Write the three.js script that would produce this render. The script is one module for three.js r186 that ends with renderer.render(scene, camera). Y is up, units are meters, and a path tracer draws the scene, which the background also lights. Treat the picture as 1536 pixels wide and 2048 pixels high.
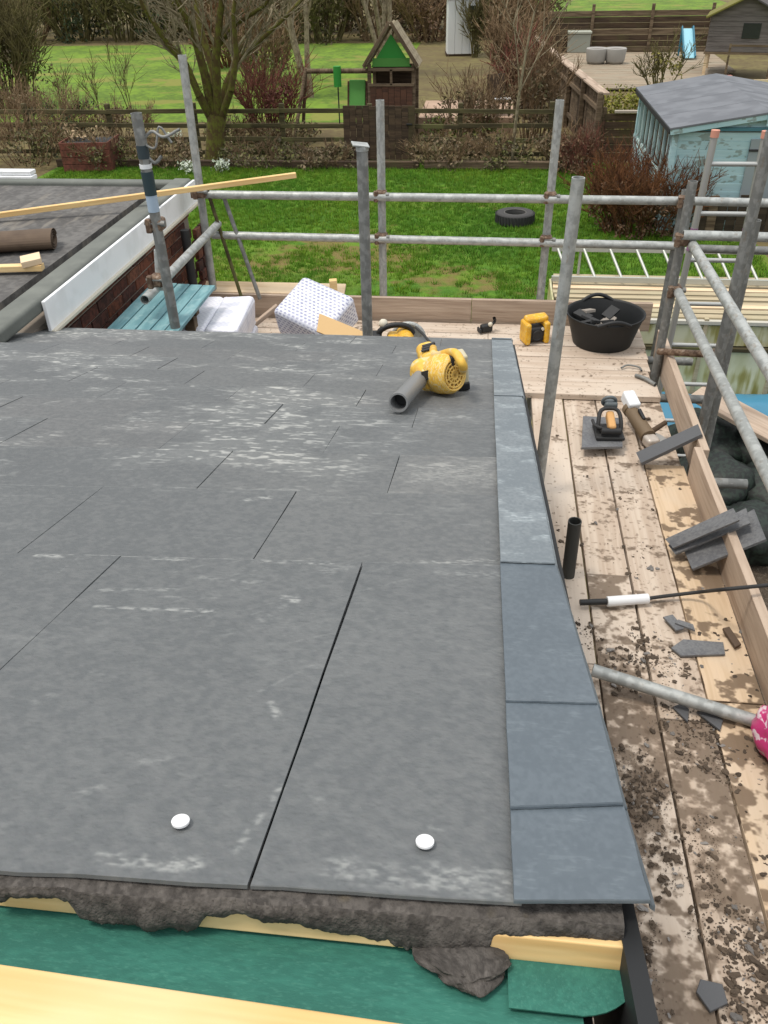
import * as THREE from 'three';
import { mergeGeometries, mergeVertices } from 'three/addons/utils/BufferGeometryUtils.js';
import { RoundedBoxGeometry } from 'three/addons/geometries/RoundedBoxGeometry.js';

// ---------- camera, sky, sun, exposure ----------
const scene = new THREE.Scene();
const D2R = Math.PI / 180;
const CAMY = 3.9, FPX = 1666.45, PITCH = -34.766 * D2R, YAW = 7.338 * D2R, ROLL = -1.336 * D2R, SLOPE = 15.157 * D2R, U = 0.55;
const camera = new THREE.PerspectiveCamera(63.14, 0.75, 0.05, 400);
camera.position.set(0, CAMY, 0);
camera.rotation.set(PITCH, YAW, ROLL, 'YXZ');
camera.updateMatrixWorld(true);
{
  const w = 256, h = 128, d = new Float32Array(w * h * 4);
  for (let j = 0; j < h; j++) for (let i = 0; i < w; i++) {
    const el = (j + 0.5) / h * Math.PI - Math.PI / 2, k = (j * w + i) * 4, s = Math.max(0, Math.sin(el));
    const L = 0.38 + 0.8 * s;
    d[k] = L * 0.99; d[k + 1] = L * 1.0; d[k + 2] = L * 1.02; d[k + 3] = 1;
  }
  const t = new THREE.DataTexture(d, w, h, THREE.RGBAFormat, THREE.FloatType);
  t.mapping = THREE.EquirectangularReflectionMapping; t.magFilter = t.minFilter = THREE.LinearFilter; t.needsUpdate = true;
  scene.background = t; scene.environment = t;
}
const sun = new THREE.DirectionalLight(0xfff4e6, 1.5);
sun.position.set(-5, 14, -6); sun.target.position.set(0, 0, -8);
sun.castShadow = true; sun.shadow.radius = 21; sun.shadow.mapSize.set(2048, 2048);
Object.assign(sun.shadow.camera, { left: -30, right: 30, top: 30, bottom: -30, near: 0.5, far: 90 });
scene.add(sun, sun.target);
const renderer = new THREE.WebGLRenderer({ antialias: true });
renderer.setSize(768, 1024);
renderer.toneMapping = THREE.LinearToneMapping;
renderer.toneMappingExposure = 1.35;
renderer.shadowMap.enabled = true;

// ---------- helpers ----------
let seed = 7;
const rnd = () => { seed = (seed + 0x6D2B79F5) | 0; let t = Math.imul(seed ^ (seed >>> 15), 1 | seed); t = (t + Math.imul(t ^ (t >>> 7), 61 | t)) ^ t; return ((t ^ (t >>> 14)) >>> 0) / 4294967296; };
const rr = (a, b) => a + (b - a) * rnd();
const V = (x, y, z) => new THREE.Vector3(x, y, z);
const cl = (x, a = 0, b = 1) => Math.min(b, Math.max(a, x));
const ss = (a, b, x) => { const t = cl((x - a) / (b - a)); return t * t * (3 - 2 * t); };
const mix = (a, b, t) => a + (b - a) * t;
function ray(px, py) { return V((px - 768) / FPX, (1024 - py) / FPX, -1).applyQuaternion(camera.quaternion); }
function onY(px, py, y) { const d = ray(px, py); return d.multiplyScalar((y - CAMY) / d.y).add(camera.position); }
function onZ(px, py, z) { const d = ray(px, py); return d.multiplyScalar(z / d.z).add(camera.position); }
function onX(px, py, x) { const d = ray(px, py); return d.multiplyScalar(x / d.x).add(camera.position); }
const RN = V(0, Math.cos(SLOPE), -Math.sin(SLOPE)), RS = V(0, -Math.sin(SLOPE), -Math.cos(SLOPE));
const RO = camera.position.clone().addScaledVector(RN, -U);
function R(px, py, n = 0) { const d = ray(px, py); const t = -(U - n) / d.dot(RN); d.multiplyScalar(t); return { x: d.x, v: d.dot(RS) }; }
const toRoof = (x, n, v) => RO.clone().addScaledVector(RN, n).addScaledVector(RS, v).add(V(x, 0, 0));

const H = (x, y, s) => { let n = Math.imul(x, 374761393) + Math.imul(y, 668265263) + Math.imul(s + 11, 1274126177); n = Math.imul(n ^ (n >>> 13), 1274126177); n = Math.imul(n ^ (n >>> 15), 2246822519); return ((n ^ (n >>> 16)) >>> 0) / 4294967296; };
function vn(x, y, px, py, s) {
  const xi = Math.floor(x), yi = Math.floor(y); let fx = x - xi, fy = y - yi; fx = fx * fx * (3 - 2 * fx); fy = fy * fy * (3 - 2 * fy);
  const m = (a, p) => ((a % p) + p) % p, x0 = m(xi, px), x1 = m(xi + 1, px), y0 = m(yi, py), y1 = m(yi + 1, py);
  return mix(mix(H(x0, y0, s), H(x1, y0, s), fx), mix(H(x0, y1, s), H(x1, y1, s), fx), fy);
}
function fbm(u, v, fx, fy, o, s) { let a = 0, w = 0.5, t = 0; for (let i = 0; i < o; i++) { a += w * vn(u * fx, v * fy, fx, fy, s + i * 17); t += w; w *= 0.5; fx *= 2; fy *= 2; } return a / t; }
const NS = (x, y, s = 3) => fbm(x / 64 + 0.5, y / 64 + 0.5, 64, 64, 3, s);
function tex(w, h, fn, srgb = true, rx = 1, ry = rx) {
  const d = new Uint8Array(w * h * 4);
  for (let j = 0; j < h; j++) for (let i = 0; i < w; i++) {
    const c = fn((i + 0.5) / w, (j + 0.5) / h), k = (j * w + i) * 4;
    if (typeof c === 'number') d[k] = d[k + 1] = d[k + 2] = cl(c) * 255; else { d[k] = cl(c[0]) * 255; d[k + 1] = cl(c[1]) * 255; d[k + 2] = cl(c[2]) * 255; }
    d[k + 3] = 255;
  }
  const t = new THREE.DataTexture(d, w, h, THREE.RGBAFormat);
  t.wrapS = t.wrapT = THREE.RepeatWrapping; t.magFilter = THREE.LinearFilter; t.minFilter = THREE.LinearMipmapLinearFilter; t.generateMipmaps = true;
  if (srgb) t.colorSpace = THREE.SRGBColorSpace; t.repeat.set(rx, ry); t.needsUpdate = true; return t;
}
const rep = (t, x, y = x) => { const c = t.clone(); c.repeat.set(x, y); c.needsUpdate = true; return c; };
const lerp3 = (a, b, t) => [mix(a[0], b[0], t), mix(a[1], b[1], t), mix(a[2], b[2], t)];
const rgb = (r, g, b) => [r / 255, g / 255, b / 255];

function boxUV(g, ox = 0, oy = 0) {
  if (g.index) g = g.toNonIndexed();
  const p = g.attributes.position, uv = new Float32Array(p.count * 2), a = V(), b = V(), c = V();
  for (let i = 0; i < p.count; i += 3) {
    a.fromBufferAttribute(p, i); b.fromBufferAttribute(p, i + 1); c.fromBufferAttribute(p, i + 2);
    const n = b.clone().sub(a).cross(c.clone().sub(a)); const ax = Math.abs(n.x), ay = Math.abs(n.y), az = Math.abs(n.z);
    [a, b, c].forEach((q, k) => { let u, v; if (ay >= ax && ay >= az) { u = q.x; v = q.z; } else if (az >= ax) { u = q.x; v = q.y; } else { u = q.z; v = q.y; } uv[(i + k) * 2] = u + ox; uv[(i + k) * 2 + 1] = v + oy; });
  }
  g.setAttribute('uv', new THREE.BufferAttribute(uv, 2)); return g;
}
function norm(g) { if (g.index) g = g.toNonIndexed(); for (const k of Object.keys(g.attributes)) if (!['position', 'normal', 'uv', 'color'].includes(k)) g.deleteAttribute(k); if (!g.attributes.normal) g.computeVertexNormals(); if (!g.attributes.uv) boxUV(g); return g; }
const taken = {};
function numbered(n) { if (!(n in taken)) { taken[n] = 0; return n; } taken[n]++; return n + '_' + String(taken[n]).padStart(3, '0'); }
function obj(name, geos, m, parent) {
  const list = (Array.isArray(geos) ? geos : [geos]).map(norm);
  const o = new THREE.Mesh(list.length > 1 ? mergeGeometries(list) : list[0], m);
  o.castShadow = o.receiveShadow = true;
  if (parent) { o.name = name; parent.add(o); } else { o.name = numbered(name); scene.add(o); }
  return o;
}
function tag(o, label, category, group) { o.userData.label = label; o.userData.category = category; if (group) o.userData.group = group; return o; }
function thing(name, label, category, pos, turn = 0, group) { const o = new THREE.Group(); o.name = numbered(name); if (pos) o.position.copy(pos); o.rotation.y = turn; scene.add(o); return tag(o, label, category, group); }
function struct(name, g, m, label) { const o = obj(name, g, m); o.userData.kind = 'structure'; if (label) o.userData.label = label; return o; }
function T(g, x, y, z, rx = 0, ry = 0, rz = 0) { g.applyMatrix4(new THREE.Matrix4().compose(V(x, y, z), new THREE.Quaternion().setFromEuler(new THREE.Euler(rx, ry, rz, 'YXZ')), V(1, 1, 1))); return g; }
const bx = (w, h, d, x = 0, y = 0, z = 0, rx = 0, ry = 0, rz = 0) => T(boxUV(new THREE.BoxGeometry(w, h, d), rnd() * 7, rnd() * 7), x, y, z, rx, ry, rz);
const rbx = (w, h, d, r, x = 0, y = 0, z = 0, rx = 0, ry = 0, rz = 0, seg = 2) => T(boxUV(new RoundedBoxGeometry(w, h, d, seg, r), rnd() * 7, rnd() * 7), x, y, z, rx, ry, rz);
function align(g, a, b) { const d = b.clone().sub(a), q = new THREE.Quaternion().setFromUnitVectors(V(0, 1, 0), d.clone().normalize()); g.applyMatrix4(new THREE.Matrix4().compose(a.clone().add(b).multiplyScalar(0.5), q, V(1, 1, 1))); return g; }
function cylUV(g, r) { const uv = g.attributes.uv, p = g.attributes.position, o = rnd() * 5; for (let i = 0; i < uv.count; i++) uv.setXY(i, uv.getX(i) * 6.283 * r + o, p.getY(i) + o); return g; }
function rod(a, b, r, seg = 12, r2 = r) { return align(cylUV(new THREE.CylinderGeometry(r2, r, a.distanceTo(b), seg), r), a, b); }
function pipe(a, b, r, seg = 16, wall = 0.004) { const L = a.distanceTo(b); const pts = [[r - wall, -L / 2], [r, -L / 2], [r, L / 2], [r - wall, L / 2], [r - wall, -L / 2]].map(p => new THREE.Vector2(...p)); const g = new THREE.LatheGeometry(pts, seg).toNonIndexed(); g.computeVertexNormals(); sm(g); return align(cylUV(g, r), a, b); }
function sm(g) { // smooth radial normals for lathe walls
  const p = g.attributes.position, n = g.attributes.normal;
  for (let i = 0; i < p.count; i++) if (Math.abs(n.getY(i)) < 0.5) { const x = p.getX(i), z = p.getZ(i), l = Math.hypot(x, z) || 1, s = Math.sign(n.getX(i) * x + n.getZ(i) * z) || 1; n.setXYZ(i, s * x / l, 0, s * z / l); }
}
function tubeAlong(pts, r, seg = 8, n = 24) { const c = new THREE.CatmullRomCurve3(pts); return cylUV(new THREE.TubeGeometry(c, n, r, seg), r); }
function poly(pts, depth, bevel = 0) { const s = new THREE.Shape(pts.map(p => new THREE.Vector2(p[0], p[1]))); return boxUV(new THREE.ExtrudeGeometry(s, { depth, bevelEnabled: bevel > 0, bevelSize: bevel, bevelThickness: bevel, bevelOffset: -bevel, bevelSegments: 1, curveSegments: 10 })); }
function lump(r, det, amp, s, sx = 1, sy = 1, sz = 1) { let g = new THREE.IcosahedronGeometry(r, det); g.deleteAttribute('uv'); g.deleteAttribute('normal'); if (det > 1) g = mergeVertices(g, 1e-5); const p = g.attributes.position; for (let i = 0; i < p.count; i++) { const x = p.getX(i) / r, y = p.getY(i) / r, z = p.getZ(i) / r; const k = 1 + amp * (NS(x * 2 + z * 1.7 + s * 3.1, y * 2 - z * 1.3 + s * 1.7, s) - 0.5) * 2; p.setXYZ(i, x * r * k * sx, y * r * k * sy, z * r * k * sz); } g.computeVertexNormals(); return boxUV(g); }
const M = (c, o = {}) => new THREE.MeshStandardMaterial({ color: c === null ? 0xffffff : (Array.isArray(c) ? new THREE.Color().setRGB(...c) : c), roughness: 0.8, side: THREE.DoubleSide, ...o });

// ---------- shared textures & materials ----------
const grainBump = tex(256, 256, (u, v) => 0.6 * fbm(u, v, 32, 32, 3, 91) + 0.4 * fbm(u, v, 6, 6, 3, 92), false);
const streakBump = tex(256, 256, (u, v) => fbm(u, v, 4, 60, 3, 95), false);
const woodFn = (a, b, c, s, fy = 26) => (u, v) => { const w = v + 0.03 * fbm(u, v, 3, 3, 2, s + 5); const g = fbm(u, w, 2, fy, 4, s), f = fbm(u, w, 6, fy * 5, 2, s + 3), k = fbm(u, v, 3, 4, 4, s + 9); let col = lerp3(a, b, ss(0.3, 0.75, 0.65 * g + 0.35 * f)); return lerp3(col, c, 0.7 * ss(0.52, 0.75, k)); };
// scaffold boards: dusty pale boards, mud stains with their own outline
const boardFn = (dirt, s) => (u, v) => {
  let col = woodFn(rgb(198, 184, 168), rgb(178, 161, 144), rgb(202, 190, 176), s)(u, v);
  const m = fbm(u, v, 9, 7, 5, s + 31), m2 = fbm(u, v, 40, 34, 4, s + 41);
  col = lerp3(col, rgb(98, 84, 70), 0.75 * ss(0.66 - dirt * 0.2, 0.76 - dirt * 0.16, 0.5 * m + 0.5 * m2));
  const sp = fbm(u, v, 70, 60, 2, s + 51); return lerp3(col, rgb(80, 66, 54), 0.35 * ss(0.74 - dirt * 0.1, 0.84 - dirt * 0.06, sp));
};
const mBoard = [boardFn(0.15, 101), boardFn(0.5, 131), boardFn(1.25, 161)].map(f => M(null, { map: tex(512, 512, f, true, 1 / 1.1), bumpMap: rep(streakBump, 1.5), bumpScale: 0.002, roughness: 0.9 }));
const mBoardOrange = M(null, { map: tex(512, 512, (u, v) => { let c = woodFn(rgb(208, 186, 158), rgb(192, 168, 138), rgb(200, 184, 164), 201)(u, v); const m = fbm(u, v, 8, 6, 5, 231), q = fbm(u, v, 34, 30, 3, 233); c = lerp3(c, rgb(96, 80, 64), 0.75 * ss(0.51, 0.6, 0.5 * m + 0.5 * q)); return c; }, true, 1 / 1.1), bumpMap: rep(streakBump, 1.5), bumpScale: 0.002, roughness: 0.9 });
const mToe = M(null, { map: tex(512, 256, woodFn(rgb(182, 164, 146), rgb(150, 131, 114), rgb(126, 110, 96), 251), true, 1 / 1.2), bumpMap: rep(streakBump, 1.5), bumpScale: 0.002, roughness: 0.9 });
const mBatten = M(null, { map: tex(512, 256, woodFn(rgb(228, 198, 142), rgb(212, 174, 114), rgb(224, 200, 154), 281, 14), true, 1 / 0.7, 1 / 0.35), bumpMap: rep(streakBump, 2), bumpScale: 0.001, roughness: 0.75 });
const mPale = M(null, { map: tex(256, 256, woodFn(rgb(222, 200, 168), rgb(200, 174, 138), rgb(214, 196, 168), 301), true, 1), roughness: 0.85 });
const mOldWood = M(null, { map: tex(512, 512, woodFn(rgb(120, 104, 84), rgb(80, 66, 50), rgb(104, 98, 72), 321), true, 1 / 1.5), bumpMap: streakBump, bumpScale: 0.004, roughness: 0.95 });
const mDarkWood = M(null, { map: tex(512, 512, woodFn(rgb(84, 68, 52), rgb(54, 42, 32), rgb(76, 70, 44), 341), true, 1 / 1.5), bumpMap: streakBump, bumpScale: 0.004, roughness: 0.95 });
const mMossWood = M(null, { map: tex(256, 256, woodFn(rgb(92, 86, 56), rgb(60, 54, 34), rgb(104, 106, 62), 361), true, 1 / 1.2), roughness: 0.95 });
const galvFn = (a, b, s) => (u, v) => { let c = lerp3(a, b, ss(0.35, 0.65, fbm(u, v, 12, 12, 4, s))); c = lerp3(c, rgb(120, 106, 90), 0.35 * ss(0.7, 0.8, fbm(u, v, 16, 9, 4, s + 7))); return lerp3(c, rgb(196, 196, 190), 0.3 * ss(0.66, 0.76, fbm(u, v, 9, 7, 3, s + 13))); };
const mGalv = M(null, { map: tex(256, 256, galvFn(rgb(176, 180, 178), rgb(152, 156, 154), 401), true, 3), metalness: 0.35, roughness: 0.5, bumpMap: grainBump, bumpScale: 0.0003 });
const mGalvDull = M(null, { map: tex(256, 256, galvFn(rgb(138, 140, 138), rgb(116, 118, 116), 421), true, 3), metalness: 0.3, roughness: 0.6 });
const mCoupler = M(null, { map: tex(128, 128, galvFn(rgb(130, 110, 92), rgb(92, 72, 58), 441), true, 6), metalness: 0.3, roughness: 0.7 });
const mBlack = M(0x17191b, { roughness: 0.55 }), mDark = M(0x2a2b2c, { roughness: 0.7 });
const mYellow = M(null, { map: tex(128, 128, (u, v) => lerp3(lerp3(rgb(222, 172, 44), rgb(204, 152, 40), ss(0.4, 0.7, fbm(u, v, 8, 8, 4, 461))), rgb(212, 196, 160), 0.55 * ss(0.55, 0.72, fbm(u, v, 16, 16, 4, 463))), true, 4), roughness: 0.45 });
const mYelDust = M(null, { map: tex(128, 128, (u, v) => lerp3(lerp3(rgb(222, 180, 72), rgb(206, 162, 66), ss(0.4, 0.7, fbm(u, v, 8, 8, 4, 467))), rgb(214, 200, 164), 0.75 * ss(0.48, 0.68, fbm(u, v, 14, 14, 4, 469))), true, 5), roughness: 0.65 });
const mCream = M(0xc9c4b4, { roughness: 0.6 }), mWhite = M(0xdfe3e6, { roughness: 0.5 });

// ---------- ground ----------
const grassTex = (a, b, mud, mudAmt, s, r) => tex(512, 512, (u, v) => { let c = lerp3(a, b, ss(0.3, 0.7, 0.5 * fbm(u, v, 60, 60, 3, s) + 0.5 * fbm(u, v, 9, 9, 4, s + 1))); const m = fbm(u, v, 5, 7, 5, s + 7); return lerp3(c, mud, mudAmt * ss(0.5, 0.66, m + 0.2 * (fbm(u, v, 40, 40, 2, s + 9) - 0.5))); }, true, r);
const flat = (x0, x1, z0, z1, y, nx = 1, nz = 1) => { const g = new THREE.PlaneGeometry(x1 - x0, z1 - z0, nx, nz); g.rotateX(-Math.PI / 2); g.translate((x0 + x1) / 2, y, (z0 + z1) / 2); const p = g.attributes.position, uv = g.attributes.uv; for (let i = 0; i < p.count; i++) uv.setXY(i, p.getX(i), p.getZ(i)); return g; };
struct('ground', flat(-150, 150, -260, 20, 0), M(null, { map: grassTex(rgb(114, 106, 64), rgb(92, 80, 52), rgb(104, 92, 60), 0.7, 501, 1 / 7), roughness: 1 }), 'rough brown and olive garden soil');
const WORN = (x, z) => Math.max(Math.exp(-(((x + 2.3) / 1.3) ** 2) - (((z + 12.2) / 1.1) ** 2)), 0.9 * Math.exp(-(((x + 0.7) / 1.5) ** 2) - (((z + 11.0) / 0.9) ** 2)));
const mLawn = M(null, { map: tex(1024, 1024, (u, v) => { // 12 m x 9 m lawn, worn strip near the scaffold
  const X = -9 + u * 13, Z = -18.2 + v * 9;
  let c = lerp3(rgb(92, 132, 26), rgb(66, 108, 16), ss(0.35, 0.65, 0.5 * fbm(u, v, 90, 90, 3, 511) + 0.5 * fbm(u, v, 14, 12, 4, 512)));
  c = lerp3(c, rgb(112, 128, 40), 0.6 * ss(0.5, 0.7, fbm(u, v, 6, 9, 4, 515)));
  const d = WORN(X, Z);
  const m = 0.55 * fbm(u, v, 20, 22, 5, 517) + 0.45 * fbm(u, v, 70, 60, 3, 518);
  return lerp3(c, rgb(122, 104, 62), 0.85 * ss(0.62, 0.8, m + 0.36 * d));
}), roughness: 1, bumpMap: rep(grainBump, 30), bumpScale: 0.03 });
{ const g = flat(-9, 4, -18.2, -9.2, 0.004); const p = g.attributes.position, uv = g.attributes.uv; for (let i = 0; i < p.count; i++) uv.setXY(i, (p.getX(i) + 9) / 13, (p.getZ(i) + 18.2) / 9); struct('lawn', g, mLawn, 'short green lawn with a worn muddy patch'); }
const mFarLawn = M(null, { map: grassTex(rgb(108, 138, 34), rgb(78, 104, 26), rgb(124, 124, 56), 0.85, 531, 1 / 6), roughness: 1 });
struct('lawn', flat(-22, -3.2, -41, -22.6, 0.004), mFarLawn, 'bright green lawn beyond the rail fence');
struct('lawn', flat(1.5, 14, -74, -52, 0.004), mFarLawn, 'bright green field beyond the far board fence');
struct('lawn', flat(5.2, 12, -28.5, -17, 0.008), mFarLawn, 'grass around the blue summerhouse');
{ // grass tufts on the near lawn
  const blade = new THREE.BufferGeometry(); const P = []; for (let k = 0; k < 5; k++) { const a = k * 1.3, x = Math.cos(a) * 0.018, z = Math.sin(a) * 0.018, h = 0.03 + 0.008 * k; P.push(x - 0.005, 0, z, x + 0.005, 0, z + 0.003, x * 2.2, h, z * 2.2); }
  blade.setAttribute('position', new THREE.Float32BufferAttribute(P, 3)); blade.computeVertexNormals();
  const N = 52000, im = new THREE.InstancedMesh(blade, M(0xffffff, { roughness: 1 }), N), m = new THREE.Matrix4(), c = new THREE.Color(); let n = 0;
  while (n < N) {
    const x = rr(-8.8, 3.9), z = rr(-18.1, -9.3), d = WORN(x, z) * ss(0.35, 0.6, NS(x * 3, z * 3, 79)); if (rnd() < d * 1.25) continue;
    m.compose(V(x, 0.004, z), new THREE.Quaternion().setFromAxisAngle(V(0, 1, 0), rnd() * 6.28), V(rr(0.8, 1.6), rr(0.6, 1.5), rr(0.8, 1.6))); im.setMatrixAt(n, m);
    const t = NS(x * 0.8, z * 0.8, 77); c.setRGB(mix(0.065, 0.15, t) * rr(0.8, 1.2), mix(0.19, 0.26, t) * rr(0.85, 1.15), 0.012); im.setColorAt(n, c); n++;
  }
  im.name = 'grass'; im.userData = { kind: 'stuff', label: 'short grass tufts covering the near lawn', category: 'grass' }; im.castShadow = im.receiveShadow = true; scene.add(im);
}

// ---------- our building: slate roof ----------
const house = thing('extension_building', 'single storey extension with a low dark slate roof being laid', 'building', RO.clone());
const roofG = new THREE.Group(); // only to compute; parts are baked in roof coordinates
const rq = new THREE.Quaternion().setFromEuler(new THREE.Euler(-SLOPE, 0, 0));
const roofMat = new THREE.Matrix4().makeRotationFromQuaternion(rq);
const rp = (name, g, m, parent = house) => obj(name, (Array.isArray(g) ? g : [g]).map(q => norm(q).applyMatrix4(roofMat)), m, parent);
const rows = [1.034, 2.355, 3.02, 3.55, 4.05, 4.5, 4.95, 5.4, 5.85, 6.3, 6.75, 7.24].map(v => v * U);
const skew = v => 0.083 * ss(0.2, 1.3, v) * (1 - ss(1.3, 3.6, v)) + 0.047 * (1 - ss(0.2, 1.3, v));
const SW = 0.745 * U, XR = 0.1 * U;
// one texture in roof metres: x -2.75..0.25, v 0.4..4.1
const TX0 = -2.75, TW = 3.0, TV0 = 0.4, TH = 3.7;
const slateBump = tex(512, 512, (u, v) => 0.7 * fbm(u, v, 90, 120, 3, 961) + 0.3 * fbm(u, v, 20, 8, 3, 963), false);
const mSlate = (() => {
  const W = 1344, Hh = 1656, dust = new Float32Array(W * Hh);
  const stroke = (p, q, w, a, s) => { // rough chalky smear between two roof points (m)
    const x0 = (Math.min(p[0], q[0]) - w - TX0) / TW * W, x1 = (Math.max(p[0], q[0]) + w - TX0) / TW * W, y0 = (Math.min(p[1], q[1]) - w - TV0) / TH * Hh, y1 = (Math.max(p[1], q[1]) + w - TV0) / TH * Hh;
    for (let j = Math.max(0, y0 | 0); j < Math.min(Hh, y1); j++) for (let i = Math.max(0, x0 | 0); i < Math.min(W, x1); i++) {
      const x = TX0 + i / W * TW, v = TV0 + j / Hh * TH, dx = q[0] - p[0], dv = q[1] - p[1], t = cl(((x - p[0]) * dx + (v - p[1]) * dv) / (dx * dx + dv * dv + 1e-9));
      const d = Math.hypot(x - p[0] - dx * t, v - p[1] - dv * t) / w; if (d > 1) continue;
      const n = fbm(x / 3, v / 3, 330, 760, 3, s); const k = 0.8 * a * ss(0.42, 0.9, n + 0.14 * (1 - d)) * (1 - d * d); dust[j * W + i] = Math.max(dust[j * W + i], k);
    }
  };
  const px = (a, b, w, al, s) => { const p = R(...a), q = R(...b); stroke([p.x, p.v], [q.x, q.v], w, al, s); };
  px([200, 1712], [385, 1725], 0.012, 1, 1); px([290, 1735], [350, 1738], 0.008, 0.8, 2); px([670, 1735], [1045, 1775], 0.02, 0.8, 3); px([860, 1740], [1040, 1760], 0.016, 0.9, 4); px([690, 1715], [720, 1740], 0.012, 0.6, 5);
  px([470, 1695], [520, 1630], 0.007, 0.7, 6); px([540, 1600], [560, 1570], 0.006, 0.7, 7); px([190, 1212], [300, 1218], 0.008, 0.8, 8); px([300, 1218], [420, 1222], 0.01, 1, 9); px([200, 1180], [350, 1178], 0.01, 0.6, 10); px([570, 1195], [590, 1200], 0.014, 1, 11); px([520, 1240], [585, 1200], 0.01, 0.4, 12);
  px([400, 1155], [520, 1165], 0.012, 0.5, 13); px([650, 1140], [690, 1135], 0.02, 0.6, 14); px([880, 1145], [1000, 1150], 0.02, 0.5, 15); px([440, 1112], [480, 1112], 0.01, 0.9, 16); px([70, 1112], [120, 1114], 0.01, 1, 17); px([310, 1118], [370, 1120], 0.01, 0.9, 18); px([510, 1122], [660, 1128], 0.008, 0.9, 19); px([800, 1118], [990, 1112], 0.014, 0.8, 20);
  px([540, 1405], [555, 1435], 0.008, 0.8, 21); px([280, 1520], [330, 1515], 0.01, 0.4, 22); px([140, 1590], [200, 1570], 0.008, 0.5, 23); px([70, 1400], [100, 1390], 0.01, 0.4, 24); px([490, 1000], [535, 995], 0.014, 1, 25); px([500, 1390], [640, 1320], 0.004, 0.35, 26); px([620, 1590], [650, 1600], 0.006, 0.4, 27); px([860, 1650], [880, 1655], 0.006, 0.5, 28);
  for (let k = 0; k < 240; k++) { const x = rr(-2.5, 0), v = rr(0.62, 3.9), L = rr(0.02, 0.16), a = rnd() < 0.75 ? rr(-0.25, 0.25) : rr(0.5, 2.4); stroke([x, v], [x + L * Math.cos(a), v + L * Math.sin(a)], rr(0.002, 0.007), rr(0.1, 0.45), 40 + k); }
  for (let r = 1; r < rows.length; r++) for (let q = 0; q < 16; q++) { const x = rr(-2.6, 0.02), L = rr(0.05, 0.3), vv = a => rows[r] + skew(rows[r]) * (a - XR) - 0.002; stroke([x, vv(x)], [x + L, vv(x + L)], rr(0.002, 0.0055), rr(0.25, 0.8), 400 + r * 20 + q); }
  for (let q = 0; q < 26; q++) { const x = rr(-0.42, 0.0), v = rr(0.95, 1.28), L = rr(0.04, 0.14), a = rr(-0.9, -0.5); stroke([x - 0.1, v], [x - 0.1 + L * Math.cos(a), v - L * Math.sin(a)], rr(0.002, 0.005), rr(0.12, 0.35), 700 + q); }
  stroke([-0.1, 1.81], [0.02, 1.81], 0.1, 0.5, 801); stroke([-0.13, 1.74], [0.03, 1.9], 0.03, 0.5, 803);
  const d = new Uint8Array(W * Hh * 4);
  for (let j = 0; j < Hh; j++) for (let i = 0; i < W; i++) {
    const u = i / W, w = j / Hh, x = TX0 + u * TW, v = TV0 + w * TH;
    const c0 = fbm(u, w, 5, 6, 5, 601), c1 = fbm(u, w, 90, 110, 3, 603), c2 = fbm(u, w, 300, 370, 2, 605);
    let c = lerp3(rgb(98, 101, 102), rgb(110, 112, 112), ss(0.3, 0.7, 0.3 * c0 + 0.15 * c1 + 0.55 * c2));
    // dry chalk dust, thickest where it was walked and cut on, in patches with ragged outlines
    const z = ss(1.35, 1.9, v) * 0.8 + 0.2, patch = fbm(u, w, 7, 12, 4, 611), fine = fbm(u, w, 46, 120, 4, 613);
    const left = ss(0.1, -1.6, x), pm = 0.6 * patch + 0.4 * fbm(u, w, 20, 34, 3, 617) + 0.04 * left, f2 = fbm(u, w, 120, 330, 3, 615);
    let k = z * (0.55 + 0.45 * ss(-0.05, -0.7, x)) * (0.16 * ss(0.46, 0.6, pm) + ss(0.4, 0.62, pm) * (0.5 * ss(0.56, 0.74, f2) + 0.3 * ss(0.55, 0.7, 0.5 * f2 + 0.5 * fine)));
    k = Math.max(k, 0.9 * dust[j * W + i]);
    c = lerp3(c, rgb(190, 190, 184), cl(k));
    const o = (j * W + i) * 4; d[o] = c[0] * 255; d[o + 1] = c[1] * 255; d[o + 2] = c[2] * 255; d[o + 3] = 255;
  }
  const t = new THREE.DataTexture(d, W, Hh, THREE.RGBAFormat); t.colorSpace = THREE.SRGBColorSpace; t.magFilter = THREE.LinearFilter; t.minFilter = THREE.LinearMipmapLinearFilter; t.generateMipmaps = true; t.needsUpdate = true;
  return [0xf0f2f4, 0xeaedf0, 0xe6e9ec, 0xedeef0, 0xffffff].map(c => M(c, { map: t, roughness: 0.62, bumpMap: rep(slateBump, 6, 7), bumpScale: 0.0017 }));
})();
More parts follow.
